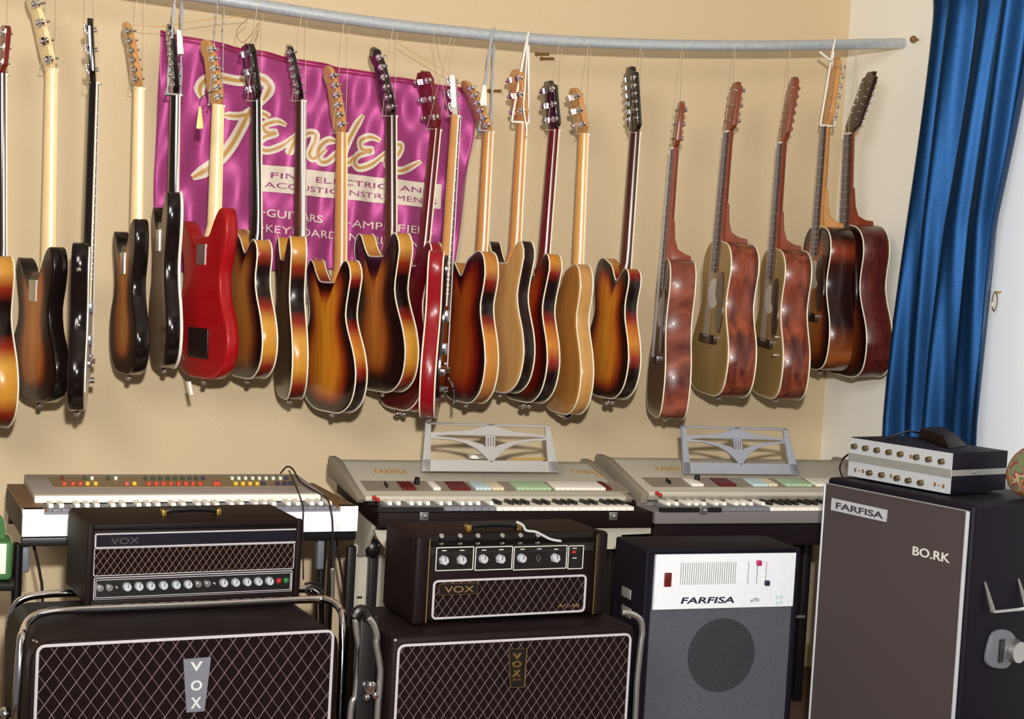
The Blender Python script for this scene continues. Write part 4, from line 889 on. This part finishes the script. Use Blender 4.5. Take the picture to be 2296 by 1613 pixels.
for cx_, cy in ((395, 675), (483, 690), (1295, 840), (1390, 860), (1022, 524), (800, 742)):
    x, z = F7.f(1840+cx_/5.035, 920+cy/5.035, 0); part('switch_mark', MB().box(x-.003, x+.003, -.003, 0, z-.005, z+.005), 'nail_brown', mx, F7.m)
for cx_, cy in ((438, 684), (1340, 850)):
    x, z = F7.f(1840+cx_/5.035, 920+cy/5.035, 0); part('legend', MB().box(x-.004, x+.004, -.002, 0, z-.0012, z+.0012), 'nail_brown', mx, F7.m)
x, z = F7.f(2182, 1065, 0); s_ = F7.hit(2182, 1066, 0, W7); part('side_screw', MB().ball((W7+.002, s_.y, .058), .004, 8), 'chrome', mx, F7.m)
def topz(px, py, z): return F7.hit(px, py, 2, z)
b0 = [topz(*q, H7) for q in ((2058, 982), (2128, 1008), (2170, 1001), (2115, 966))]
t0 = [topz(*q, H7+.032) for q in ((2064, 958), (2114, 974), (2140, 970), (2112, 955))]
mb = MB(); mb.add([(p.x, p.y, H7+.001) for p in b0]+[(p.x, p.y, H7+.03) for p in t0], [(0, 3, 2, 1), (4, 5, 6, 7), (0, 1, 5, 4), (1, 2, 6, 5), (2, 3, 7, 6), (3, 0, 4, 7)])
tag(part('foot_pedal', mb, 'black_vinyl', None, F7.m, bevel=.003), 'black wedge-shaped pedal lying on top of the mixer amplifier', 'pedal')
W_ = lambda p: F7.m @ V(p)
q1 = topz(2064, 972, H7+.012); q2 = topz(2040, 960, H7+.03); q3 = topz(2005, 975, H7+.02); q4 = topz(1990, 985, H7+.006)
cable('pedal_lead', 'dark lead curving left from the pedal over the mixer', 'cable', [W_(q1), W_((q2.x, q2.y, H7+.02)), W_((q3.x, q3.y, H7+.018)), W_((q4.x, q4.y, H7+.005))], .003, 'black_cable')
cable('mixer_lead', 'dark lead looping down behind the left end of the mixer', 'cable', [onX(1904, 1018, 2.56), onX(1890, 1030, 2.56), onX(1883, 1050, 2.55), onX(1888, 1068, 2.54)], .003, 'black_cable')
p = onZ(2300, 1118, H6); cx0 = p
bag = MB(); bag.ball((0, 0, .07), .07, 24, 1.0, .6, 1.0)
bag.v = [(x*(1+.08*math.sin(30*z)), y*(1+.1*math.sin(25*z+2)), max(0, z)) for x, y, z in bag.v]
tag(part('fabric_bag', bag, 'floral_cloth', None, M.Translation(onZ(2318, 1122, H6)+V((0, .02, .001))), smooth=180), 'floral patterned cloth bundle at the right edge beside the mixer', 'cloth bundle')
# ---------------------------------------------------------------- keyboards
def keybed(parent, fr, x_start, pitch, n, y0, ysharp, y1, z, split, nat_lo, nat_hi, sh_lo, sh_hi, first=0, natname='natural_key'):
    """white-note keys from x_start with the given pitch; before index `split` the low colours, after it the high ones"""
    nat = mesh_of('natural_key', MB().box(.0006, pitch-.0006, 0, y1-y0, -.012, 0), nat_lo, bevel=.0008); nat2 = mesh_of('natural_key', MB().box(.0006, pitch-.0006, 0, y1-y0, -.012, 0), nat_hi, bevel=.0008)
    sw = pitch*.52
    s1 = mesh_of('sharp_key', MB().prism([(0, -.002), (.004, .010), (y1-ysharp, .010), (y1-ysharp, -.002)], -sw/2, sw/2, 0), sh_lo, bevel=.001); s2 = mesh_of('sharp_key', MB().prism([(0, -.002), (.004, .010), (y1-ysharp, .010), (y1-ysharp, -.002)], -sw/2, sw/2, 0), sh_hi, bevel=.001)
    for k in range(n):
        part('natural_key', nat if k < split else nat2, None, parent, fr.m @ M.Translation((x_start+k*pitch, y0, z)))
        if (k+first) % 7 in (0, 1, 3, 4, 5) and k < n-1:
            dxk = {0: -.06, 1: .12, 3: -.1, 4: .0, 5: .12}[(k+first) % 7]*pitch
            part('sharp_key', s1 if k < split else s2, None, parent, fr.m @ M.Translation((x_start+(k+1)*pitch+dxk, ysharp, z)))
# left organ with coloured tabs
F8 = Fr((.342, 4.15, .694), math.radians(1.4)); W8, D8, H8 = .926, .459, .073
o8 = thing('combo_organ', 'white-fronted organ with red, yellow and green tabs, far left', 'organ', F8.m)
part('case', MB().box(0, W8, .012, D8, -.004, H8-.012), 'black_vinyl', o8, F8.m, bevel=.002)
xa, _ = F8.f(98, 1180, 0); xb, _ = F8.f(763, 1165, 0)
part('end_cheek', MB().box(.002, xa+.01, .006, D8, H8-.013, H8), 'brown_top', o8, F8.m); part('end_cheek', MB().box(xb-.01, W8-.002, .006, D8, H8-.013, H8), 'brown_top', o8, F8.m)
part('end_block', MB().box(0, xa, 0, .03, 0, H8), 'white_gloss', o8, F8.m, bevel=.001); part('end_block', MB().box(xb, W8, 0, .03, 0, H8), 'white_gloss', o8, F8.m, bevel=.001)
part('front_rail', MB().box(xa, xb, 0, .02, 0, H8-.015), 'white_gloss', o8, F8.m, bevel=.001)
part('key_slip', MB().box(xa, xb, .004, .03, H8-.018, H8-.008), 'key_grey', o8, F8.m)
# pitch from photo
ptc = (xb-xa)/35.
keybed(o8, F8, xa, ptc, 35, .012, .038, .105, H8-.002, 99, 'key_grey', 'key_grey', 'key_white', 'key_white')
zl_ = H8+.012
y_l = .105
part('front_ledge', MB().box(xa-.014, xb-.03, y_l-.004, y_l+.03, H8, F8.f(400, 1111, y_l)[1]+.001), 'white_plastic', o8, F8.m, bevel=.003)
zA = F8.f(400, 1110, y_l+.03)[1]; zB = F8.f(400, 1064, .43)[1]
x0p, _ = F8.f(80, 1112, y_l+.03); x1p, _ = F8.f(726, 1106, y_l+.03)
ang8 = math.atan2(zB-zA, .43-y_l-.03)
part('tab_console', MB().prism([(y_l+.026, H8-.001), (y_l+.026, zA), (.43, zB), (.44, zB-.004), (.44, H8-.001)], x0p, x1p, 0), 'panel_taupe', o8, F8.m, bevel=.002)
# panel plane frame (local x along, local z up the slope, -y out of it)
PFm = F8.m @ M.Translation((0, y_l+.03, zA)) @ M.Rotation(ang8-math.pi/2, 4, 'X')
PF = Fr((0, 0, 0)); PF.m = PFm; PF.i = PFm.inverted()
def pf_rect(PF, q): return frect(PF, q, 0)
q = pf_rect(PF, [(112, 1074), (652, 1068), (668, 1094), (118, 1093)])
part('tab_field', MB().box(q[0], q[1], -.002, .003, q[2], q[3]), 'tab_field', o8, PF.m)
TM = {}
def tab(PF, parent, px, py, c, wpx=9, hpx=13, name='tab_switch'):
    x, z = PF.f(px, py, -.003); k = (c, wpx, hpx)
    if k not in TM:
        ww = wpx*.0008*.62; hh = hpx*.0008*1.15
        TM[k] = mesh_of('tab_switch', MB().box(-ww, ww, -.010, 0, -hh, hh), c, bevel=.0015)
    part(name, TM[k], None, parent, PF.m @ M.Translation((x, -.001, z)))
for px, c in ((139, 'tab_dark_red'), (190, 'tab_green'), (206, 'tab_white'), (242, 'tab_green'), (259, 'tab_white'), (326, 'tab_green'), (343, 'tab_green'), (359, 'tab_green'), (376, 'tab_green'), (392, 'tab_green'), (409, 'tab_green'), (425, 'tab_green'), (440, 'tab_green'), (455, 'tab_navy'),
              (520, 'tab_white'), (535, 'tab_white'), (550, 'tab_white'), (566, 'tab_white'), (581, 'tab_white'), (596, 'tab_white'), (612, 'tab_white'), (628, 'tab_white'), (642, 'tab_navy')): tab(PF, o8, px, 1074.5, c, 9, 9)
for px, c in ((144, 'tab_red'), (163, 'tab_red'), (180, 'tab_red'), (196, 'tab_yellow'), (214, 'tab_yellow'), (284, 'tab_pink'), (301, 'tab_yellow'), (333, 'tab_red'), (350, 'tab_red'), (366, 'tab_red'), (382, 'tab_red'), (400, 'tab_red'), (416, 'tab_red'), (432, 'tab_red'), (448, 'tab_red'), (482, 'tab_red'), (489, 'tab_red'),
              (528, 'tab_yellow'), (544, 'tab_yellow'), (560, 'tab_yellow'), (576, 'tab_yellow'), (590, 'tab_navy'), (622, 'tab_navy'), (638, 'tab_navy'), (652, 'tab_navy')): tab(PF, o8, px, 1086.5, c, 11, 9)
# its stand
st = thing('keyboard_stand', 'chrome and black tube stand under the white-fronted organ', 'stand', F8.m @ M.Translation((0, 0, -.694)))
FS = Fr((.342, 4.15, 0), math.radians(1.4)); zu = .694-.004
part('cross_bar', MB().box(.0, W8, .012, .04, zu-.024, zu), 'black_plastic', st, FS.m, bevel=.003); part('cross_bar', MB().box(.0, W8, .36, .39, zu-.024, zu), 'black_plastic', st, FS.m, bevel=.003)
for px, mm, yy, nme in ((40, 'black_plastic', .03, 'leg'), (34, 'chrome', .05, 'leg'), (745, 'chrome', .05, 'leg'), (722, 'black_plastic', .06, 'leg')):
    x, _ = FS.f(px, 1240, yy); part(nme, MB().cyl((x, yy, .0), (x, yy, zu-.02), .013 if mm != 'chrome' else .009, n=14), mm, st, FS.m)
x, z = FS.f(56, 1240, .05); part('hinge', MB().box(x-.010, x+.010, .03, .06, z-.05, z+.02), 'badge_grey', st, FS.m, bevel=.004)
x, z = FS.f(715, 1235, .05); part('hinge', MB().box(x-.012, x+.008, .02, .06, z-.05, z+.05), 'badge_grey', st, FS.m, bevel=.004)
cable('organ_lead', 'thin black lead draped over the right end of the white-fronted organ', 'cable', [onY(629, 1062, 4.50), onY(641, 1053, 4.49), onY(655, 1060, 4.46), onY(668, 1084, 4.40), onY(690, 1100, 4.33), onY(727, 1122, 4.22), onY(741, 1140, 4.125), onY(746, 1185, 4.125), onY(745, 1278, 4.125)], .0025, 'black_cable')
cable('organ_lead', 'second black lead dropping over the organ keys behind the amplifier head', 'cable', [onY(648, 1056, 4.49), onY(656, 1085, 4.41), onY(668, 1115, 4.29), onY(677, 1146, 4.13), onY(679, 1185, 4.125), onY(680, 1300, 4.125)], .0022, 'black_cable')
cable('hanging_lead', 'dark cable hanging down left of the amplifier head against the wall', 'cable', P_(4.3, (72, 1212), (82, 1250), (90, 1290), (95, 1335), (97, 1500)), .004, 'black_cable')
cable('hanging_lead', 'dark cable hanging behind the chrome leg right of the amplifier head', 'cable', P_(4.4, (752, 1205), (758, 1240), (768, 1300), (774, 1350), (776, 1450)), .004, 'black_cable')
cable('coiled_lead', 'coiled dark cable behind the bottom right corner of the wide head', 'cable', [onY(*q) for q in ((684, 1310, 3.86), (705, 1308, 3.87), (722, 1318, 3.88), (718, 1334, 3.88), (695, 1336, 3.87), (686, 1322, 3.87), (706, 1316, 3.87), (724, 1328, 3.87), (712, 1340, 3.86))], .0035, 'black_cable')
cable('cable_plug', 'silver metal plug at the end of the organ lead', 'plug', [onY(745, 1274, 4.125), onY(746, 1310, 4.125), onY(745, 1345, 4.125)], .006, 'dull_chrome')
# compact organs ------------------------------------------------------------
RK = []
def rack_parts(root, fr, matn, TL, TR, BR, BL):
    def uv(u, v):      # u 0..1 left-right, v 0..1 bottom-top, local plane leaning back
        return u, v
    x0, zb = fr.f(*BL, .0); x1, _ = fr.f(*BR, .0); xt0, zt = fr.f(*TL, .03); xt1, _ = fr.f(*TR, .03)
    def p(cx_, cy):   # crop coordinates of the first rack -> local
        X = 700+cx_/2.87; Yp = 920+cy/2.87
        v = 1-(Yp-946)/(1058-946); lx = 957+(946-957)*(1-v); rx = 1237+(1251-1237)*(1-v); u = (X-lx)/(rx-lx)
        a = x0+(x1-x0)*u; b = xt0+(xt1-xt0)*u; return a+(b-a)*v, zb+(zt-zb)*v
    mb = MB(); th = .010
    def poly(l): mb.prism([p(*q) for q in l], -.0, th)
    poly([(735, 72), (765, 72), (760, 400), (706, 400)]); poly([(1500, 75), (1530, 78), (1590, 400), (1520, 400)])
    poly([(735, 72), (1530, 78), (1530, 92), (738, 84)]); poly([(712, 322), (1578, 328), (1590, 402), (706, 402)])
    poly([(760, 140), (880, 132), (1000, 122), (1100, 94), (1130, 72), (1160, 72), (1185, 94), (1290, 124), (1400, 138), (1505, 150), (1505, 166), (1400, 158), (1140, 157), (880, 155), (760, 166)])
    poly([(760, 160), (880, 172), (1000, 190), (1090, 215), (1112, 235), (1112, 150), (1172, 150), (1172, 235), (1190, 220), (1270, 196), (1380, 176), (1505, 164), (1505, 182), (1400, 192), (1300, 214), (1235, 250), (1190, 295), (1146, 345), (1100, 292), (1050, 245), (980, 210), (880, 186), (760, 180)])
    lean = -math.atan2(.03, zt-zb)
    rk = part('music_rack', mb, matn, root, fr.m, bevel=.0012)
    rk.data.transform(M.Translation((0, 0, zb)) @ M.Rotation(lean, 4, 'X') @ M.Translation((0, 0, -zb)))
    mb = MB()
    for cx_ in (1125, 1142, 1159):
        a = p(cx_, 165); b = p(cx_, 228); mb.box(a[0]-.0015, a[0]+.0015, -.001, .001, b[1], a[1])
    sl = part('rack_slots', mb, 'grey_case', rk, fr.m); sl.data.transform(M.Translation((0, 0, zb)) @ M.Rotation(lean, 4, 'X') @ M.Translation((0, 0, -zb)))
    return rk
def organ(label, fr, w, d, h, pxmap, rack, case_mat, rackmat, tabs, text1, text2, full=True):
    """pxmap(x,y): photo coordinates of the first organ -> this organ's"""
    R = thing('combo_organ', label, 'organ', fr.m)
    part('case', MB().prism([(0, 0), (0, h*.70), (.125, h*.70), (.13, h-.006), (d, h+.05), (d, .03)], 0, w, 0), case_mat, R, fr.m, bevel=.003)
    zk = h*.86; yk0 = .006; m_ = pxmap
    xs, _ = fr.f(*m_(869, 1138), .0); xe, _ = fr.f(*m_(1424, 1138), .0); pt = (xe-xs)/35
    part('key_bed', MB().box(.02, w-.02, .004, .12, h*.6, zk-.010), 'black_vinyl', R, fr.m)
    keybed(R, fr, xs, pt, 35, yk0, .045, .115, zk+.004, 15, 'key_grey', 'key_white', 'key_white', 'key_black')
    xm, _ = fr.f(*m_(995, 1138), 0)
    part('key_slip', MB().box(xs-.03, xm, -.002, .010, h-.018, zk+.004), 'key_black', R, fr.m)
    y1, y2 = .105, .40
    z1 = fr.f(*m_(1100, 1114), y1)[1]; z2 = fr.f(*m_(1100, 1043), y2)[1]
    ang = math.atan2(z2-z1, y2-y1); xl_, _ = fr.f(*m_(820, 1112), y1); xr_, _ = fr.f(*m_(1405, 1112), y1)
    zt_ = fr.f(*m_(1100, 1024), d-.02)[1]
    prof = [(y1+.004, z1-.016), (y1, z1-.012), (y1, z1), (y2, z2), (y2+.01, z2+.004), (d-.03, z2+.004), (d-.015, z2-.01), (d-.015, h+.03), (y1+.02, h)]
    part('console', MB().prism(prof, xl_, xr_, 0), 'grey_paint', R, fr.m, bevel=.003)
    ck = [(y1+.012, h-.01), (y1-.004, z1-.006), (y2, z2+.012), (d-.02, z2+.014), (d-.008, z2), (d-.008, h+.02)]
    for xx in (xl_-.024, xr_): part('side_cheek', MB().prism(ck, xx, xx+.024, 0), 'grey_cheek', R, fr.m, bevel=.003)
    PFm = fr.m @ M.Translation((0, y1, z1)) @ M.Rotation(ang-math.pi/2, 4, 'X')
    P2 = Fr((0, 0, 0)); P2.m = PFm; P2.i = PFm.inverted()
    q = frect(P2, [m_(812, 1081), m_(1396, 1081), m_(1400, 1103), m_(820, 1103)])
    part('tab_field', MB().box(q[0], q[1], -.0015, .002, q[2], q[3]), 'grey_cheek', R, PFm)
    for (a, b, n, c) in tabs:
        xa_, za = P2.f(*m_(a, 1082), 0); xb_, _ = P2.f(*m_(b, 1082), 0); _, zb_ = P2.f(*m_(a, 1101), 0); ww = (xb_-xa_)/n
        me = mesh_of('tab_switch', MB().prism([(-.001, 0), (-.010, 0), (-.004, za-zb_), (-.001, za-zb_)], .0006, ww-.0006, 0), c, bevel=.0008)
        me.transform(M((( 1, 0, 0, 0), (0, 1, 0, 0), (0, 0, 1, 0), (0, 0, 0, 1))))
        for k in range(n): part('tab_switch', me, None, R, PFm @ M.Translation((xa_+k*ww+.006, 0, zb_)))
    x, z = P2.f(*m_(934, 1087), 0); part('control_knob', MB().cyl((x, 0, z), (x, -.022, z), .010, .008, n=14), 'black_plastic', R, PFm)
    x, z = P2.f(*m_(865, 1092), 0); part('lever', MB().box(x-.002, x+.002, -.012, 0, z-.016, z+.016), 'black_plastic', R, PFm)
    for a in ((839, 1116), (847, 1121)):
        x, z = fr.f(*m_(*a), .06); part('red_knob', MB().ball((x, .06, z), .007, 10), 'lamp_red', R, fr.m)
    def ptext(s, q0, q1, hp):
        a = P2.f(*m_(*q0), 0); b = P2.f(*m_(*q1), 0); c = P2.f(*m_(q0[0], q0[1]-hp), 0)
        t = text_mb(s, abs(b[0]-a[0]), abs(c[1]-a[1]), bold=.01, shear=.2); part('lettering', t, 'gold_text', R, PFm @ M.Translation((a[0], -.0005, a[1])))
    ptext('FARFISA', (842, 1063), (916, 1063), 10)
    if text2: ptext('Compact', (1286, 1062), (1342, 1062), 9); ptext('Duo', (1338, 1071), (1368, 1071), 7)
    for px in (950, 1374):
        x, z = fr.f(*m_(px, 1157), 0); part('latch', MB().box(x-.013, x+.013, -.006, .002, z-.013, z+.011).ball((x+.003, -.007, z), .005, 8), 'dull_chrome', R, fr.m, bevel=.001)
    yR = y1+.55*(y2-y1); zR = z1+(yR-y1)*math.tan(ang)
    rf = Fr((0, 0, 0)); rf.m = fr.m @ M.Translation((0, yR-.03, 0)); rf.i = rf.m.inverted()
    rack_parts(R, rf, rackmat, *rack)
    return R
TABS = [(884, 914, 3, 'tab_dark_red'), (952, 968, 1, 'key_white'), (991, 1034, 4, 'tab_dark_red'), (1045, 1080, 4, 'tab_pale_blue'), (1082, 1108, 3, 'tab_cream'), (1136, 1212, 8, 'tab_pale_green'), (1221, 1332, 10, 'key_white'), (1333, 1345, 1, 'tab_dark_red')]
F9 = Fr((1.322, 4.15, .705), -.03)
organ('grey combo organ with a scrolled music rack on a black case, centre', F9, .878, .50, .067, lambda x, y: (x, y), ((957, 946), (1237, 951), (1251, 1058), (946, 1055)), 'black_vinyl', 'rack_grey', TABS, 'FARFISA', True)
# second organ, mapped to the right
def m2(x, y): return (1480+(x-846)*.93, 1133+(y-1145)*.93)
F10 = Fr((onY(1468, 1176, 4.13).x, 4.13, onY(1475, 1176, 4.13).z), -.03)
T2 = [(894, 922, 1, 'key_white'), (960, 1000, 3, 'tab_dark_red'), (1040, 1075, 3, 'tab_pale_blue'), (1077, 1098, 2, 'tab_cream'), (1118, 1180, 5, 'tab_pale_green'), (1190, 1330, 8, 'key_white')]
organ('grey combo organ with a blue-grey music rack, right, half behind the tall cabinet', F10, .84, .50, .055, m2, ((1530, 954), (1768, 959), (1790, 1061), (1533, 1061)), 'grey_case', 'rack_blue_grey', T2, 'FARFISA', False)
# pencil and paper on first organ
a = onY(1146, 1030, 4.60); b = onY(1240, 1029, 4.60)
tag(part('pencil', MB().cyl(a, b, .004, n=6), 'gold_text'), 'yellow pencil lying behind the first music rack', 'pencil')
a = onY(1052, 1021, 4.62); b = onY(1104, 1024, 4.62)
tag(part('folded_paper', MB().box(a.x, b.x, 4.60, 4.63, b.z-.006, b.z+.006), 'tag_white', bevel=.001), 'small folded white paper lying behind the first music rack', 'paper')
# stand under the first organ
FT = Fr((1.322, 4.15, 0), -.03); zu = .705+.0
s9 = thing('organ_stand', 'light grey sheet-metal stand with black legs under the centre organ', 'stand', FT.m)
def tp(q, y): return [FT.f(a, b, y) for a, b in q]
part('bracket', MB().prism(tp([(1297, 1185), (1460, 1181), (1459, 1197), (1394, 1200), (1391, 1231), (1361, 1232), (1358, 1205)], .05), .05, .09), 'grey_paint', s9, FT.m)
part('bracket', MB().prism(tp([(840, 1190), (876, 1189), (873, 1238), (860, 1226), (846, 1206)], .05), .05, .09), 'grey_paint', s9, FT.m)
pa = FT.hit(800, 1190, 0, .005)
part('side_panel', MB().prism([(.06, zu), (.46, zu+.01), (.30, zu-.12), (.22, zu-.13), (.14, zu-.10)], -.002, .012, 0), 'grey_paint', s9, FT.m)
for q in ([(795, 1218), (828, 1240), (824, 1400), (786, 1400)], [(850, 1252), (871, 1250), (866, 1378), (842, 1378)]):
    pl = part('post', MB().prism([(x, max(z, .0)) for x, z in tp(q, .20)], .20, .24), 'grey_paint', s9, FT.m)
for px in (788, 838, 1383):
    x, z = FT.f(px, 1240, .16); part('leg', MB().box(x-.013, x+.013, .15, .18, 0, z-.0 if px == 1383 else z+.02), 'black_plastic', s9, FT.m, bevel=.003)
for py in (1245, 1340):
    x, z = FT.f(806, py, .199); part('slot_mark', MB().box(x-.008, x+.008, .197, .2, z-.003, z+.003), 'key_black', s9, FT.m)
x, z = FT.f(838, 1232, .12); part('hinge_knob', MB().ball((x, .13, z), .024, 14, 1, .7, 1.2).ball((x+.012, .11, z+.012), .006, 8), 'black_plastic', s9, FT.m)
part('cross_bar', MB().box(.05, .85, .30, .33, .10, .13), 'black_plastic', s9, FT.m)
# stand under the second organ
FU = Fr((F10.m.translation.x, 4.13, 0), -.03); z10 = F10.m.translation.z
s10 = thing('organ_stand', 'dark stand under the right organ, mostly behind the combo amplifier', 'stand', FU.m)
part('apron', MB().box(.012, .84, .02, .06, z10-.075, z10-.001), 'black_vinyl', s10, FU.m, bevel=.003)
for x in (.03, .81):
    for y in (.05, .42): part('leg', MB().box(x-.016, x+.016, y-.016, y+.016, 0, z10-.002 if y > .1 else z10-.02), 'black_plastic', s10, FU.m, bevel=.003)
xx, zz = FU.f(1806, 1380, .42)
part('lower_panel', MB().box(.05, .79, .40, .425, zz, z10-.002), 'black_vinyl', s10, FU.m)
part('cross_bar', MB().tube([(.03, .40, zz), (.81, .40, zz)], .006, 8), 'badge_grey', s10, FU.m)
p = onY(1806, 1585, 4.90); tag(part('wall_plug', MB().ball((0, 0, 0), .022, 14, 1, .9, 1.2).box(-.03, .03, .03, .05, -.04, .03), 'black_plastic', None, M.Translation((p.x, 4.90, p.z))), 'black plug in the wall between the combo and the tall cabinet', 'plug')
# ---------------------------------------------------------------- green-edged box at the left edge
q0 = onY(-90, 1306, 4.05); q1 = onY(27, 1306, 4.05); zt_ = onY(27, 1216, 4.05).z
gb = thing('green_box', 'green plastic box with a white front, cut off at the left edge', 'box', M.Translation(q0))
wg = q1.x-q0.x; hg = zt_-q0.z
part('shell', MB().box(0, wg, 0, .12, 0, hg), 'green_plastic', gb, None, bevel=.012)
part('front_panel', MB().box(.012, wg-.016, -.003, .004, .018, hg-.004), 'white_plastic', gb, None, bevel=.003)
part('carry_handle', MB().tube(spline([(.02, .06, hg-.005), (.03, .06, hg+.04), (.05, .06, hg+.055), (wg-.04, .06, hg+.055), (wg-.028, .06, hg+.035), (wg-.025, .06, hg-.01)]), .009, 8), 'green_plastic', gb, None)
q0 = q0.copy()
sd = thing('side_table', 'small black table under the green box at the left edge', 'table', M.Translation((q0.x-.2, 4.02, 0)))
part('table_top', MB().box(0, wg+.205, 0, .3, q0.z-.02, q0.z-.001), 'black_plastic', sd, None, bevel=.003)
for x in (.03, .22):
    for y in (.03, .27): part('leg', MB().box(x-.012, x+.012, y-.012, y+.012, 0, q0.z-.018), 'black_plastic', sd, None)
